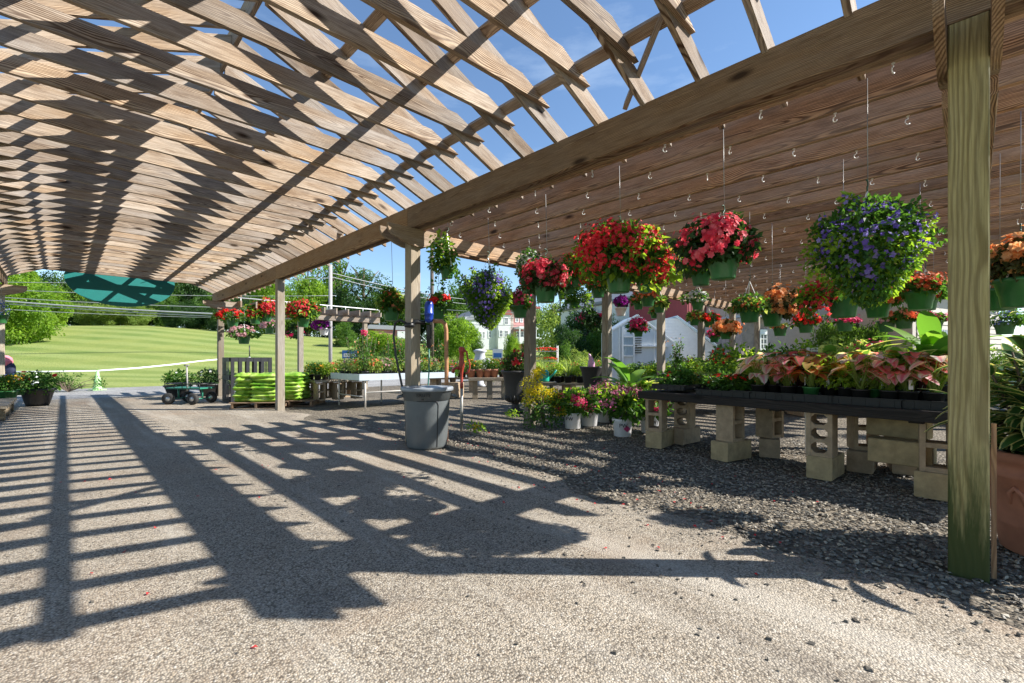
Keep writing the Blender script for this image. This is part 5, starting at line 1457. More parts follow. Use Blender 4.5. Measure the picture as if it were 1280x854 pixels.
# black flats with red flowers on the back bench
for px, d, lab in ((905, 8.45, 'black flat of small red flowers on the back bench by the fifth post'), (870, 8.3, 'black flat of seedlings on the back bench next to the fourth post')):
    o = thing('bedding_tray', lab, 'plant tray', flatp(px, d, .53), HEAD); tray_mesh(.6, .4, .08).build('tray', M['tray'], o)
    f = MB(); add_leaves(f, 260, (0, 0, .13), (.3, .2, .06), .05, .035); f.build('foliage', M['lf_green'], o); q = MB(); flowers_on(q, 40, (0, 0, .14), (.28, .2, .05), .04, bias=(0, 0, .9)); q.build('blossom', M['p_scarlet'], o)
# small props in the garden
o = thing('birdbath', 'pale stone birdbath figure among the nursery pots', 'garden ornament', flatp(600, 15.5, .1), 0)
mb = MB(); mb.lathe([(.34, .5), (.36, .56), (.26, .66), (.2, .9), (.16, 1.1), (.2, 1.16), (.24, 1.2), (.15, 1.25), (0, 1.27)], seg=20); mb.build('bowl', M['bird'], o)
mb = MB(); mb.lathe([(.2, 0), (.12, .1), (.1, .5)], seg=16); mb.build('pedestal', M['bird'], o)
def signboard(px, d, w, h, zc, label, cb, m2, post=True):
    o = thing('sign_board', label, 'sign', flatp(px, d), HEAD)
    mb = MB(); mb.box((0, 0, zc), (w, .02, h)); bd = mb.build('board', M[cb], o)
    mb = MB(); mb.box((0, -.012, zc - h * .12), (w * .8, .004, h * .45)); mb.build('print', M[m2], bd)
    for s in (-1, 1): mb = MB(); mb.tube([(s * w * .4, .015, 0), (s * w * .4, .015, zc + h / 2)], .012, 5); mb.build('leg', M['white'], o)
signboard(622, 18.0, .40, .40, 1.22, 'white board with a blue picture standing among the nursery rows', 'card', 'bluesign')
signboard(437, 17.0, .55, .3, 1.2, 'blue board with a white panel behind the pale tray bench', 'bluesign', 'card')
o = thing('plant_rack', 'pale metal rack of red flats behind the second post', 'rack', flatp(683, 16.5), HEAD)
mb = MB()
for sx in (-.4, .4):
    for sy in (-.2, .2): mb.tube([(sx, sy, 0), (sx, sy, 1.5)], .018, 5)
mb.build('frame', M['bench_leg'], o)
for z in (.6, .95, 1.3):
    mb = MB(); mb.box((0, 0, z), (.8, .4, .02)); sh_ = mb.build('shelf', M['bench_leg'], o)
    q = MB(); flowers_on(q, 90, (0, 0, z + .08), (.38, .18, .06), .05, bias=(0, 0, .6)); q.build('red_blossom', M['p_scarlet'], sh_)
o = thing('watering_can', 'teal plastic watering can by the second post', 'watering can', flatp(680, 9.3, .56), HEAD)
mb = MB(); mb.lathe([(.10, 0), (.11, .02), (.10, .2), (.06, .24), (.055, .24), (0, .2)], seg=18); mb.build('body', M['tealcan'], o)
mb = MB(); mb.tube([(.09, 0, .05), (.2, 0, .16), (.25, 0, .24)], [.025, .016, .02], 8); mb.build('spout', M['tealcan'], o)
mb = MB(); mb.tube([(-.09, 0, .08), (-.17, 0, .15), (-.14, 0, .25), (-.04, 0, .25)], .011, 6); mb.build('handle', M['tealcan'], o)
o = MB().board((-.25, 0, .53), (.25, 0, .53), .3, .05, up=(0, 1, 0)).board((-.15, 0, 0), (-.15, 0, .5), .06, .25, up=(1, 0, 0)).board((.15, 0, 0), (.15, 0, .5), .06, .25, up=(1, 0, 0)).build('stool', M['bench']); o.location = flatp(680, 9.3); o.rotation_euler = (0, 0, HEAD); tag(o, 'small timber stand under the teal watering can', 'stand')

# ================================================================== left edge
o = thing('timber_staging', 'low timber staging at the left edge below the yellow flowers', 'bench', (-1.25, 12.3, 0))
for k in range(4): mb = MB(); mb.board((-.5, -1.1 + 0, .0), (-.5, -1.1, .0001 + .001), .01, .01) if False else mb.board((-.45 + .3 * k, -1.2, .235), (-.45 + .3 * k, 1.0, .235), .27, .05, up=(1, 0, 0)); mb.build('plank', M['bench'], o)
for y in (-.9, 0, .85): mb = MB(); mb.board((-.55, y, .10), (.55, y, .10), .18, .14, up=(0, 0, 1)); mb.build('bearer', M['bench'], o)
for i, (px, d, k, lab, z) in enumerate(((3, 8.9, 'yellowflower', 'yellow pansies at the left edge, nearest on the staging', .262), (14, 9.0, 'yellowflower', 'yellow pansies in the green pot at the end of the staging', .262), (6, 9.4, 'bluef', 'blue violet pansies behind the yellow ones at the left edge', .262), (18, 9.5, 'bluef', 'lilac pansies near the rose pot at left', .262), (24, 9.6, 'redflower', 'small red flower at the end of the low staging', .262), (-4, 9.2, 'bushy', 'leafy pot cut by the left edge on the staging', .262))):
    potted(flatp(px, d, z), k, lab, 'pot', .10, .13, group='pansies on the left staging', sc=1.15)
o = bowl(flatp(47, 9.95), .29, .38, 'wide black bowl of red roses at the end of the left staging', 'rose_planter', 'potk')
f = MB(); add_leaves(f, 700, (0, 0, .52), (.40, .36, .24), .075, .045, 0, .15, .0, .45); f.build('foliage', M['lf_green'], o); q = MB(); add_flowers(q, np.array([(.27, -.2, .66), (-.2, -.1, .74)]), np.array([(-.3, -.6, .5), (0, -.3, 1)]), .11, petals=8); q.build('blossom', M['p_scarlet'], o)
for px, d, r_, h_, lab, w_ in ((222, 11.9, .3, .34, 'dark bowl of leafy shrubs behind the garden cart', .45), (262, 12.6, .3, .34, 'dark planter of leafy shrubs between cart and last post', .42), (278, 13.2, .3, .3, 'shrub planter half hidden by the last grey post', .42)):
    o = bowl(flatp(px, d), r_, h_, lab, 'shrub_planter', 'potk'); f = MB(); add_leaves(f, 620, (0, 0, h_ + .16), (w_, w_ * .8, .22), .085, .05, 0, .15, .0, .4); f.build('foliage', M['lf_green'] if px < 250 else M['lf_deep'], o)
    q = MB(); flowers_on(q, 14, (0, 0, h_ + .2), (w_ * .8, w_ * .7, .2), .06); q.build('blossom', M['p_white'], o)
o = thing('navy_bag', 'navy bag with a pink bundle hanging at the last left post', 'bag', flatp(11, 11.0, .78), HEAD + .3)
mb = MB(); mb.lathe([(.10, -.16), (.13, -.14), (.13, .06), (.09, .14), (0, .15)], sx=1, sy=.6, seg=18); mb.build('pouch', M['navy'], o)
mb = MB(); mb.lathe([(.0, .0), (.10, .03), (.14, .12), (.12, .22), (.05, .28), (0, .285)], c=(-.07, 0, .05), seg=14); mb.build('bundle', M['pinkcloth'], o)
for px, py, h_, lab, m_ in ((122, 487.5, .66, 'lime green cone standing on the grass beside the lane', 'conegreen'), (45, 483, .5, 'small white cone behind the rose bowl', 'white')):
    d = H * FPX / (py - HOR)
    o = thing('marker_cone', lab, 'cone', flatp(px, d), .3)
    mb = MB(); mb.lathe([(.13, .02), (.125, .05), (.03, h_ - .02), (.02, h_), (0, h_)], seg=24); mb.build('cone', M[m_], o)
    mb = MB(); mb.box((0, 0, .01), (.36, .36, .025)); mb.build('base', M[m_], o)
# pale edging across the lawn
mb = MB(); pts = []
for px, py in ((-30, 466), (60, 465.5), (120, 464.5), (170, 461), (215, 456.5), (250, 452), (272, 450)):
    p, d = on_ground(px, py); pts.append(p + Vector((0, 0, .03)))
mb.tube(pts, .07, 5); o = mb.build('white_hose', M['white']); tag(o, 'long white hose curving across the mown lawn', 'hose')

# ================================================================== trees and shrubs
LEAFN = 5200
def crown_mb(seed, n, tall=1.0, leaf=.085, clumps=46, airy=.0):
    global rng
    rng = np.random.default_rng(seed)
    mb = MB()
    d = unit(clumps); rad = rng.uniform(.25, .98, clumps) ** .7
    cc = d * rad[:, None] * np.array([.82, .82, .82 * tall])
    cc[:, 2] += 0.0
    for i in range(clumps):
        k = n // clumps; r = rng.uniform(.16, .34) * (1 - airy * .4)
        p, dd, cl = crown_pts(k, cc[i], (r, r, r * .8), .35, .3, 5)
        D = dd + rng.normal(0, .6, (k, 3)); D[:, 2] -= .3
        Nn = dd * .6 + np.array([0, 0, .7]) + rng.normal(0, .5, (k, 3))
        tone = np.clip(rng.normal(.5, .2) + cl * .3 + rng.normal(0, .15, k), .01, 1)
        mb.leaves(p, D, Nn, leaf * rng.uniform(.7, 1.3, k), leaf * .7 * rng.uniform(.7, 1.3, k), tone, 0, .2)
    return mb
TV = {}
for m_ in ('tree_bright', 'tree_mid', 'tree_dark', 'tree_pale'):
    for s in range(2):
        for shp in ('round', 'airy'):
            if shp == 'airy' and s: continue
            cm = crown_mb(100 + s * 7 + len(TV), 12000 if shp == 'round' else 5600, 1.0, .062 if shp == 'round' else .058, 60 if shp == 'round' else 44, 0 if shp == 'round' else .35)
            o = cm.build('crown', M[m_]); TV[(m_, s, shp)] = o.data; bpy.data.objects.remove(o)
rng = np.random.default_rng(99)
tr = MB(); tr.tube([(0, 0, -.08), (.01, 0, .3), (-.01, .01, .62), (.0, 0, .98)], [.055, .042, .032, .014], 8)
for j in range(7):
    a = j * 2.4; z = .42 + .06 * j
    tr.tube([(0, 0, z), (.16 * math.cos(a), .16 * math.sin(a), z + .12), (.34 * math.cos(a), .34 * math.sin(a), z + .24)], [.02, .013, .005], 5)
o = tr.build('trunk', M['bark']); TRUNK = o.data; bpy.data.objects.remove(o)
ntree = 0
def tree(px, d, w, ytop, m_, label, shp='round', group='trees round the nursery', ybase=None, low=.12, cat='tree', name='tree'):
    """w: crown width in photo px"""
    global ntree
    p = flatp(px, d); p.z = terrain(p.x, p.y) - .05
    k = d / FPX; hgt = at(px, ytop, d).z - p.z; r = w * k / 2
    o = thing(name, label, cat, p, random.uniform(0, 6), group); 
    q = bpy.data.objects.new('crown', TV[(m_, ntree % 2 if shp == 'round' else 0, shp)]); COL.objects.link(q); q.parent = o
    ch = hgt * (1 - low) * (1.18 if low < .08 else 1.0); q.location = (0, 0, hgt - ch / 2); q.scale = (r, r * .9, ch / 2)
    if low > .02 or shp == 'airy':
        q = bpy.data.objects.new('trunk', TRUNK); COL.objects.link(q); q.parent = o; q.scale = (hgt * .55, hgt * .55, hgt * .93)
    ntree += 1
    return o
tree(22, 50, 100, 338, 'tree_bright', 'bright yellow-green tree with foliage to the grass at the left edge of the lawn', low=.0)
tree(-8, 56, 110, 300, 'tree_bright', 'taller bright tree behind the bush at the left edge', low=.1)
tree(62, 62, 60, 352, 'tree_bright', 'loose light green tree just right of the left edge bush', low=.06)
for px, w, lab in ((112, 46, 'feathery pale willow shrub on the lawn edge, left one'), (140, 56, 'feathery pale willow shrub on the lawn edge under the teal panel'), (175, 34, 'light shrub beside the willow shrubs at the lawn top')):
    tree(px, 74, w, 376, 'tree_pale', lab, 'round', low=.0, cat='shrub', name='shrub')
for px, w, lab in ((215, 34, 'dark rounded shrub at the top of the lawn, left'), (242, 40, 'dark rounded shrub at the top of the lawn, middle'), (268, 36, 'dark rounded shrub at the top of the lawn by the post')):
    tree(px, 72, w, 378, 'tree_dark', lab, low=.0, cat='shrub', name='shrub')
LB_ = 'tree in the dense wood above the lawn'
for i, px in enumerate(range(-60, 330, 24)):
    tree(px + random.uniform(-6, 6), random.uniform(84, 92), random.uniform(52, 74), random.uniform(318, 345), ['tree_mid', 'tree_dark', 'tree_mid', 'tree_bright'][i % 4], LB_, group='wood above the lawn', low=.02)
for i, px in enumerate(range(-60, 340, 30)):
    tree(px + random.uniform(-6, 6), random.uniform(78, 82), random.uniform(40, 60), random.uniform(358, 374), ['tree_dark', 'tree_mid'][i % 2], 'smaller tree along the front edge of the wood above the lawn', group='front edge of the wood', low=.0)
tree(340, 70, 70, 338, 'tree_bright', 'bright green tree behind the second grey post', low=.05)
tree(385, 74, 70, 330, 'tree_bright', 'bright green tree left of the thin metal pole', low=.05)
tree(425, 80, 110, 312, 'tree_mid', 'tall airy tree rising against the sky right of the metal pole', 'airy', low=.12)
tree(455, 78, 80, 326, 'tree_dark', 'tall dark loose-crowned tree against the sky', 'airy', low=.1)
for px, w, yt, m_, lab in ((405, 80, 362, 'tree_dark', 'dark tree under the airy one left of the injector post'), (450, 70, 366, 'tree_dark', 'dark tree over the small red shed roof'), (490, 70, 354, 'tree_mid', 'mid green tree behind the lone dark basket'), (520, 60, 350, 'tree_dark', 'dark tree directly behind the injector post'), (548, 66, 360, 'tree_mid', 'mid green tree right of the injector post'), (575, 70, 352, 'tree_mid', 'mid green tree left of the white house roof'), (610, 80, 345, 'tree_mid', 'tree behind the white house'), (650, 80, 350, 'tree_dark', 'dark tree behind the brick porch house'), (362, 60, 372, 'tree_mid', 'low tree behind the trellis beam')):
    tree(px, random.uniform(70, 84), w, yt, m_, lab, low=.02)
for px, d, w, yt, m_, lab in ((572, 44, 62, 386, 'tree_bright', 'bright bushy tree left of the white house'), (548, 46, 40, 400, 'tree_mid', 'small tree right of the rusty pipe'), (592, 50, 30, 408, 'tree_mid', 'shrub at the corner of the white house'), (470, 50, 70, 412, 'tree_bright', 'lime hedge-like shrub below the trellis end'), (500, 48, 50, 418, 'tree_bright', 'lime shrub in front of the small red shed'), (430, 56, 40, 400, 'tree_mid', 'green shrub right of the metal pole'),
 (640, 42, 26, 411, 'tree_bright', 'small light tree before the stone wall of the house'), (660, 40, 24, 420, 'tree_mid', 'round bush before the porch house')):
    tree(px, d, w, yt, m_, lab, low=.0 if w < 60 else .05)
tree(700, 46, 90, 362, 'tree_pale', 'airy yellow-green tree between the second and third posts', 'airy', low=.05)
tree(690, 52, 60, 372, 'tree_pale', 'pale airy tree behind the utility pole', 'airy', low=.05)
tree(735, 34, 90, 368, 'tree_dark', 'big dark green tree left of the white greenhouse', low=.03)
tree(757, 30, 60, 388, 'tree_mid', 'mid green tree touching the greenhouse corner', low=.02)
tree(712, 30, 60, 398, 'tree_dark', 'dark tree low between the posts', low=.0)
tree(790, 44, 90, 340, 'tree_mid', 'tree rising behind the white greenhouse', low=.05)
tree(1072, 13.0, 100, 392, 'tree_dark', 'dark green tree beside the stucco house behind the pink baskets', low=.05)
for px, d, w, yt, lab in ((1030, 11.2, 64, 388, 'dark tree with its crown behind the red trailing basket'), (1095, 10.6, 56, 390, 'dark tree at the corner of the lap-sided shed'), (1062, 10.9, 70, 382, 'taller dark tree behind the pink baskets')):
    tree(px, d, w, yt, 'tree_mid', lab, low=.0)
tree(1045, 12.0, 60, 430, 'tree_bright', 'light green shrub under the dark tree', low=.0, cat='shrub', name='shrub')
tree(1085, 11.0, 60, 442, 'tree_pale', 'pale shrub in front of the tan shed corner', low=.0, cat='shrub', name='shrub')
tree(897, 17, 30, 425, 'tree_dark', 'dark shrub against the red barn wall', low=.0, cat='shrub', name='shrub')
tree(922, 17, 34, 436, 'tree_dark', 'dark low shrub left of the white door', low=.0, cat='shrub', name='shrub')
for px, d, w, yt, m_, lab in ((705, 19, 40, 424, 'tree_mid', 'soft green conifer-like shrub between the posts, left'), (725, 18, 40, 430, 'tree_pale', 'soft grey green shrub between the posts, right'), (820, 13, 60, 448, 'tree_pale', 'leafy shrub at the foot of the greenhouse'), (790, 14, 40, 452, 'tree_bright', 'yellow-green shrub by the greenhouse door'), (940, 13, 60, 446, 'tree_mid', 'green shrub in front of the white door'), (985, 12, 60, 448, 'tree_bright', 'light shrub in front of the garage doors'), (865, 13.5, 50, 452, 'tree_mid', 'green shrub before the sloping white shed')):
    tree(px, d, w, yt, m_, lab, low=.0, cat='shrub', name='shrub')
for px, d, w, yt, m_, lab in ((1105, 9.4, 60, 436, 'tree_pale', 'pale feathery shrub below the corrugated panel, left'), (1140, 9.2, 60, 440, 'tree_bright', 'lime shrub below the corrugated panel'), (1172, 9.6, 60, 434, 'tree_mid', 'green shrub between the panel and the green post'), (1020, 9.6, 60, 428, 'tree_bright', 'lime shrub behind the placard'), (1062, 9.4, 60, 424, 'tree_bright', 'yellow-green shrub under the pink baskets'), (1240, 8.0, 90, 432, 'tree_mid', 'green shrub right of the green post'), (1285, 7.0, 90, 425, 'tree_mid', 'green shrub at the right edge behind the planter')):
    tree(px, d, w, yt, m_, lab, low=.0, cat='shrub', name='shrub')
for i in range(26):
    px = 545 + i * 17 + random.uniform(-6, 6); d = random.uniform(21, 34)
    tree(px, d, random.uniform(22, 40), random.uniform(440, 447), ['tree_bright', 'tree_pale', 'tree_mid'][i % 3], 'low garden shrub in the planted strip beyond the nursery rows', low=.0, group='low shrubs beyond the nursery rows', cat='shrub', name='shrub')
for i in range(12):
    px = 462 + i * 9; tree(px, random.uniform(24, 30), random.uniform(14, 24), random.uniform(440, 447), ['tree_pale', 'tree_mid'][i % 2], 'low garden shrub behind the pale tray bench', low=.0, group='low shrubs behind the tray bench', cat='shrub', name='shrub')
# spreading shrub beside the lane
v = flatp(85, 14.2)
o = thing('spreading_shrub', 'low spreading shrub with bare twigs beside the lane', 'shrub', v)
f = MB(); mb = MB()
for j in range(26):
    a = random.uniform(-.4, PI + .4); L_ = random.uniform(.35, .95); tp = Vector((math.cos(a) * L_ * .95, math.sin(a) * L_ * .5 - .1, random.uniform(.15, .62)))
    mb.tube([(0, 0, 0), tp * .5 + Vector((0, 0, .08)), tp], [.014, .01, .005], 5); add_leaves(f, 46, tuple(tp), (.16, .14, .08), .07, .03, 0, .1)
f.build('foliage', M['lf_green'], o); mb.build('twigs', M['bark'], o)

# ================================================================== buildings
def bld(px, d, name, label, cat='building', dz=0.0):
    p = flatp(px, d); p.z = terrain(p.x, p.y) + dz
    rot = 0 if name in ('greenhouse', 'lean_to_shed') else R(14) if name == 'annex' else R(28)
    o = thing(name, label, cat, p, HEAD + rot); o.scale = (1 / math.cos(rot), 1, 1); return o, d / FPX, p
def lx(px, px0, k): return (px - px0) * k
def lz(py, p, d): return H + (HOR - py) / FPX * d - p.z
def window(parent, x, z, w, h, y=-.02, nx=2, nz=2, fm='white'):
    mb = MB()
    for s in (-1, 1): mb.box((x + s * w / 2, y - .02, z), (.07, .06, h + .07)); mb.box((x, y - .021, z + s * h / 2), (w - .07, .058, .07))
    for i in range(1, nx): mb.box((x - w / 2 + w * i / nx, y - .012, z), (.03, .03, h - .07))
    for i in range(1, nz): mb.box((x, y - .013, z - h / 2 + h * i / nz), (w - .07, .026, .03))
    fr = mb.build('window', M[fm], parent)
    mb = MB(); mb.box((x, y, z), (w, .012, h)); mb.build('pane', M['glass'], fr)
# distant white and brick house
o, k, p = bld(610, 60, 'white_house', 'white two-storey house with red brick and porch across the street', 'house')
d = 60
Z = lambda y: lz(y, p, d); X = lambda x: lx(x, 610, k)
mb = MB(); mb.box(((X(583) + X(620)) / 2, 3, Z(397) / 2), (X(620) - X(583), 6, Z(397))); mb.build('wing_wall', M['siding'], o)
mb = MB(); mb.prism([(X(581), Z(402)), (X(622), Z(397)), (X(622), Z(388)), (X(600), Z(387))], (0, 3, 0), (1, 0, 0), (0, 0, 1), (0, 1, 0), 6.4); mb.build('wing_roof', M['roofing'], o)
mb = MB(); mb.box(((X(620) + X(635.5)) / 2, 2.4, Z(393) / 2), (X(635.5) - X(620), 6, Z(393))); mb.build('tower_wall', M['siding'], o)
mb = MB(); mb.prism([(X(618), Z(393)), (X(637), Z(393)), (X(634), Z(387)), (X(622), Z(387))], (0, 2.4, 0), (1, 0, 0), (0, 0, 1), (0, 1, 0), 6.4); mb.build('tower_roof', M['redroof'], o)
mb = MB(); mb.box(((X(635.6) + X(642)) / 2, 3, Z(386) / 2), (X(642) - X(635.6), 6, Z(386))); mb.build('stone_wall', M['stone'], o)
mb = MB(); mb.box(((X(642.1) + X(672)) / 2, 3.2, Z(382) / 2), (X(672) - X(642.1), 6, Z(382))); mb.build('brick_wall', plain('faded_brick', (.46, .22, .2), .85), o)
mb = MB(); mb.box(((X(642) + X(674)) / 2, 3, Z(382) + .1), (X(674) - X(642) + .4, 6.8, .25)); mb.build('roof', M['redroof'], o)
mb = MB(); mb.box(((X(643) + X(672)) / 2, -.6, Z(409)), (X(672) - X(643), 1.6, .3)); mb.build('porch_roof', M['siding'], o)
mb = MB(); mb.box(((X(643) + X(672)) / 2, -.6, Z(425)), (X(672) - X(643), 1.5, .9)); mb.build('porch_base', M['siding'], o)
for x in (644, 650, 657, 665): mb = MB(); mb.box((X(x), -1.3, (Z(409) + Z(430)) / 2), (.14, .14, Z(409) - Z(430))); mb.build('porch_column', M['siding'], o)
for x, y in ((600, 419), (604.5, 419), (612, 418), (589, 420)): window(o, X(x), Z(y), .3, .85, -.02)
for x, y, yy in ((623.5, 417, -.62), (630, 401, -.62), (630, 417, -.62)): window(o, X(x), Z(y), .42, .9, yy)
for x, y in ((647, 397), (653, 397), (659, 397), (648, 417), (654, 417), (661, 417)): window(o, X(x), Z(y), .35, .8, .18)
# small red shed far away
o, k, p = bld(492, 62, 'red_shed', 'small faded red shed with white ends beyond the lawn', 'shed'); d = 62
Z = lambda y: lz(y, p, d); X = lambda x: lx(x, 492, k)
mb = MB(); mb.box((X(489), 2, Z(412) / 2), (X(497) - X(463) , 4, Z(412))); mb.build('wall', plain('faded_red', (.5, .2, .2), .8), o)
mb = MB(); mb.box((X(506), 1.6, Z(414) / 2), (X(520) - X(499), 4, Z(414))); mb.build('white_end', M['siding'], o)
mb = MB(); mb.prism([(X(461), Z(412)), (X(520), Z(413)), (X(516), Z(408)), (X(466), Z(407))], (0, 2, 0), (1, 0, 0), (0, 0, 1), (0, 1, 0), 4.6); mb.build('roof', M['roofing'], o)
# greenhouse
d = 18.5
o, k, p = bld(800, d, 'greenhouse', 'white gabled greenhouse with a lattice door behind the fourth post', 'greenhouse')
Z = lambda y: lz(y, p, d); X = lambda x: lx(x, 800, k)
poly = [(X(765), -.05), (X(843), -.05), (X(843), Z(429)), (X(796), Z(394)), (X(765), Z(413))]
mb = MB(); mb.prism(poly, (0, 1.1, 0), (1, 0, 0), (0, 0, 1), (0, 1, 0), 2.2); mb.build('shell', M['poly'], o)
mb = MB()
for a, b_ in (((765, 413), (796, 394)), ((796, 394), (843, 429))):
    mb.board((X(a[0]), -.03, Z(a[1])), (X(b_[0]), -.03, Z(b_[1])), .07, .05)
for x, y in ((765.6, 413), (774, 408), (842, 429), (818, 410)): mb.board((X(x), -.02, 0), (X(x), -.02, Z(y)), .05, .03, up=(1, 0, 0))
mb.build('frame', M['white'], o)
mb = MB()
for s in (778, 792): mb.box((X(s), -.05, Z(446) / 2 + Z(421) / 2), (.07, .05, Z(421) - Z(446) + .8))
for zz in (421, 432, 445, 458): mb.box((X(785), -.055, Z(zz)), (X(792) - X(778), .04, .06))
dr = mb.build('door', M['white'], o)
mb = MB()
for i in range(3): mb.box((X(781.5 + 3.5 * i), -.05, Z(433)), (.02, .03, Z(421) - Z(446)))
mb.box((X(785), -.02, Z(433)), (X(791) - X(779), .01, Z(422) - Z(445))); mb.build('lattice', M['polyroof'], dr)
mb = MB()
for i in range(7): mb.box((X(797), -.04, Z(423 + 3 * i)), (X(802) - X(793), .02, .035))
mb.build('vent_louvre', M['black'], o)
mb = MB(); mb.box((X(815), -.05, Z(433)), (X(838) - X(800), .16, .04)); mb.build('shelf', M['white'], o)
# sloping white shed
d = 21
o, k, p = bld(860, d, 'lean_to_shed', 'white shed with a steep sloping blue-grey roof against the red barn', 'shed')
Z = lambda y: lz(y, p, d); X = lambda x: lx(x, 860, k)
mb = MB(); mb.prism([(X(826), -.05), (X(893), -.05), (X(893), Z(433)), (X(846), Z(398)), (X(826), Z(398))], (0, 2, 0), (1, 0, 0), (0, 0, 1), (0, 1, 0), 4); mb.build('wall', M['siding'], o)
mb = MB(); mb.board((X(844), 1.9, Z(397) + .05), (X(895), 1.9, Z(434.5) + .05), 4.3, .05, up=(0, 1, 0)); mb.build('roof', M['polyroof'], o)
# white gabled house behind the greenhouse
d = 31
o, k, p = bld(815, d, 'gable_house', 'white clapboard house with sash windows above the greenhouse roof', 'house', -.3)
Z = lambda y: lz(y, p, d); X = lambda x: lx(x, 815, k)
mb = MB(); mb.prism([(X(782), 0), (X(858), 0), (X(858), Z(378)), (X(820), Z(352)), (X(782), Z(378))], (0, 4, 0), (1, 0, 0), (0, 0, 1), (0, 1, 0), 8); mb.build('wall', M['siding'], o)
for s in (-1, 1): mb = MB(); mb.board((X(820), 4, Z(351) + .1), (X(820 + s * 41), 4, Z(379) + .1), 8.6, .14, up=(0, 1, 0)); mb.build('roof', M['roofing'], o)
window(o, X(808), Z(391), .55, 1.1, -.02); window(o, X(838), Z(391), .3, .8, -.02)
# red barn
d = 27
o, k, p = bld(895, d, 'red_barn', 'dark red board barn behind the canopy posts', 'barn', -.2)
Z = lambda y: lz(y, p, d); X = lambda x: lx(x, 895, k)
mb = MB(); mb.box((X(897), 4, Z(366) / 2), (X(944) - X(850), 8, Z(366))); mb.build('wall', M['redbarn'], o)
mb = MB()
for i in range(22): mb.box((X(850) + (X(944) - X(850)) * (i + .5) / 22, -.012, Z(366) / 2), (.03, .02, Z(366)))
mb.build('battens', M['redbarn'], o)
mb = MB(); mb.board((X(846), 4, Z(364)), (X(948), 4, Z(364)), 8.8, .15, up=(0, 1, 0)); mb.build('roof', M['roofing'], o)
mb = MB(); mb.box((X(922.5), -.04, Z(425)), (.14, .04, Z(405) - Z(445))); mb.build('trim', M['white'], o)
# weathered annex with white door
d = 22
o, k, p = bld(950, d, 'annex', 'weathered board annex with a white nine-pane door', 'building', -.1)
Z = lambda y: lz(y, p, d); X = lambda x: lx(x, 950, k)
mb = MB(); mb.box((X(949), 2, Z(398) / 2), (X(975) - X(924), 4, Z(398))); mb.build('wall', M['oldboards'], o)
mb = MB(); mb.box((X(949), 1.8, Z(396)), (X(978) - X(921), 4.6, .12)); mb.build('roof', M['roofing'], o)
mb = MB(); mb.box((X(955), -.04, Z(432)), (X(968) - X(942), .06, Z(412) - Z(452))); dr = mb.build('door', M['white'], o)
window(dr, X(955.5), Z(427), X(962.5) - X(948), (Z(418) - Z(437)), -.07, 3, 3)
mb = MB(); mb.box((X(971), -.02, Z(430)), (.14, .03, Z(400) - Z(460))); mb.build('corner_board', M['redbarn'], o)
# stucco house with garage doors
d = 23
o, k, p = bld(1000, d, 'stucco_house', 'warm stucco building with two brown arched garage doors', 'building', -.1)
Z = lambda y: lz(y, p, d); X = lambda x: lx(x, 1000, k)
mb = MB(); mb.box((X(995.5), 3.3, Z(372) / 2), (X(1016) - X(975.5), 6, Z(372))); mb.build('wall', M['stucco'], o)
mb = MB(); mb.board((X(970), 3, Z(371) + .1), (X(1020), 3, Z(371) + .1), 7, .2, up=(0, 1, 0)); mb.build('roof', M['roofing'], o)
for x0, x1 in ((977.5, 986.5), (988.5, 998)):
    mb = MB(); mb.prism([(X(x0), Z(452)), (X(x1), Z(452)), (X(x1), Z(433)), (X(x1) - .1, Z(430)), ((X(x0) + X(x1)) / 2, Z(429)), (X(x0) + .1, Z(430)), (X(x0), Z(433))], (0, .27, 0), (1, 0, 0), (0, 0, 1), (0, 1, 0), .06); mb.build('garage_door', M['garage'], o)
mb = MB(); mb.box((X(1012), .26, Z(420)), (.12, .06, Z(385) - Z(455))); mb.build('downpipe', M['white'], o)
window(o, X(1004), Z(395), .5, .9, .28)
# tan lap-sided shed with a translucent corrugated panel
d = 13.5
o, k, p = bld(1200, d, 'lap_sided_shed', 'tan lap-sided shed with a pale corrugated panel right of the pink baskets', 'shed', -.05)
Z = lambda y: lz(y, p, d); X = lambda x: lx(x, 1200, k)
mb = MB(); mb.box((X(1200), 2, Z(362) / 2), (X(1320) - X(1097), 4, Z(362))); mb.build('wall', M['tan'], o)
mb = MB()
for i in range(15): mb.board((X(1097), -.012, .2 + i * .16), (X(1320), -.012, .2 + i * .16), .165, .016, up=(0, .12, 1))
mb.build('lap_boards', M['tan'], o)
mb = MB(); V = []; F = []
for i in range(101):
    x = X(1104) + (X(1182) - X(1104)) * i / 100; y = -.07 + .02 * math.sin(i * .9)
    V += [(x, y, Z(452)), (x, y, Z(414))]
for i in range(100): F.append((2*i, 2*i+2, 2*i+3, 2*i+1))
mb.add(V, F, 0, True); mb.build('corrugated_panel', M['poly'], o)
mb = MB(); mb.board((X(1092), 2, Z(360)), (X(1325), 2, Z(360)), 4.8, .12, up=(0, 1, 0)); mb.build('roof', M['roofing'], o)

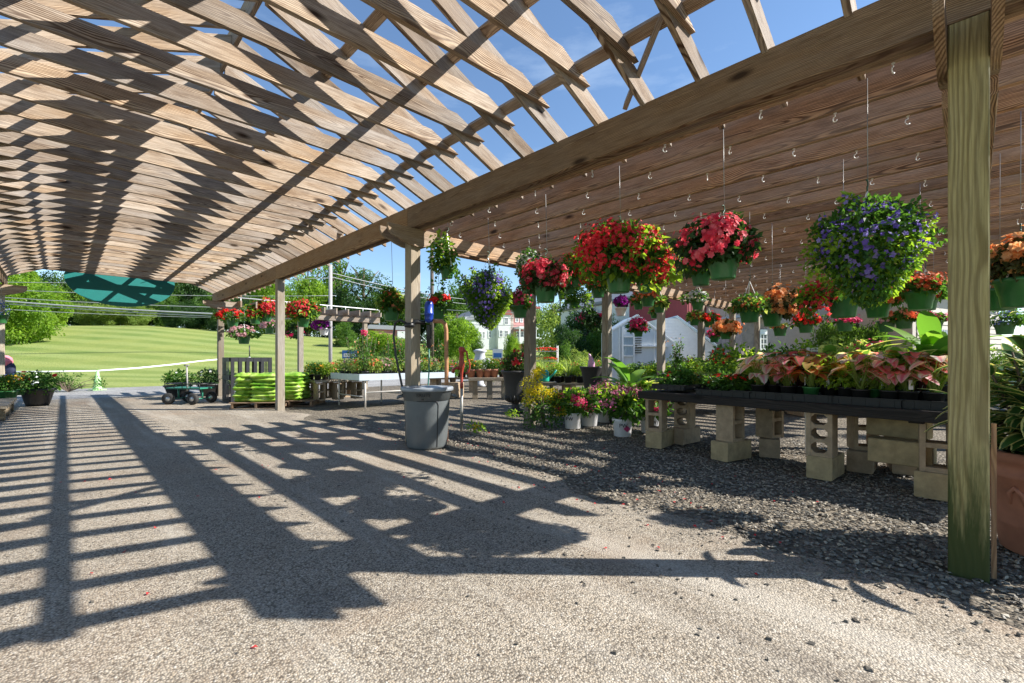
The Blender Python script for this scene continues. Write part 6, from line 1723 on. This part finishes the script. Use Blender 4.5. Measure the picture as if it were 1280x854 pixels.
# ================================================================== poles and wires
v = flatp(413, 18.0)
o = MB().tube([v + Vector((0, 0, -.1)), v + Vector((0, 0, 4.75))], .072, 10).build('metal_pole', M['polemat']); tag(o, 'thin grey metal pole rising behind the trellis', 'pole')
for px, d, yt, r_, lab, arm in ((722, 46, 372, .13, 'dark utility pole with cross arms between the posts', True), (540, 34, 290, .16, 'brown utility pole beside the small trailing basket', False)):
    p = flatp(px, d); p.z = terrain(p.x, p.y)
    o = thing('utility_pole', lab, 'utility pole', p, HEAD)
    h_ = at(px, yt, d).z - p.z
    mb = MB(); mb.tube([(0, 0, -.3), (0, 0, h_)], [r_, r_ * .7], 10); mb.build('pole', M['darkpole'], o)
    if arm:
        for z in (.90, .72): mb = MB(); mb.box((0, -.16, h_ * z), (2.2, .1, .12)); mb.build('cross_arm', M['darkpole'], o)
def wire(a, b_, r_, lab, sag=.3, m_='cable'):
    a, b_ = Vector(a), Vector(b_); pts = []
    for i in range(13):
        t = i / 12; q = a.lerp(b_, t); q.z -= sag * 4 * t * (1 - t); pts.append(q)
    o = MB().tube(pts, r_, 5).build('power_line', M[m_]); tag(o, lab, 'power line', 'overhead wires')
for (y0, y1, r_, lab) in ((352, 349, .03, 'highest thin wire over the lawn trees at left'), (360, 366, .03, 'second wire over the lawn trees at left'), (369, 380, .035, 'third wire passing behind the teal panel'), (373, 388, .085, 'thick dark cable sloping across the lawn trees'), (376, 391, .05, 'wire just under the thick dark cable'), (384, 393, .03, 'lowest thin wire over the lawn')):
    wire(at(-40, y0, 42), at(420, y1 + (y1 - y0) * .6, 46), r_, lab)
for (y0, y1, r_, lab) in ((341, 368, .035, 'wire from the metal pole sloping right, upper'), (346, 374, .03, 'wire from the metal pole sloping right, lower')):
    wire(at(413, y0, 18), at(620, y1 + 8, 40), r_ * .5, lab)
for (y0, y1, r_, lab) in ((384, 390, .03, 'wire crossing behind the violet basket, upper'), (392, 396, .03, 'wire crossing behind the violet basket, middle'), (402, 404, .03, 'wire crossing before the white house')):
    wire(at(520, y0, 48), at(722, y1, 46), r_, lab)
wire(at(722, 391, 46), at(900, 388, 50), .03, 'wire from the dark utility pole to the right')
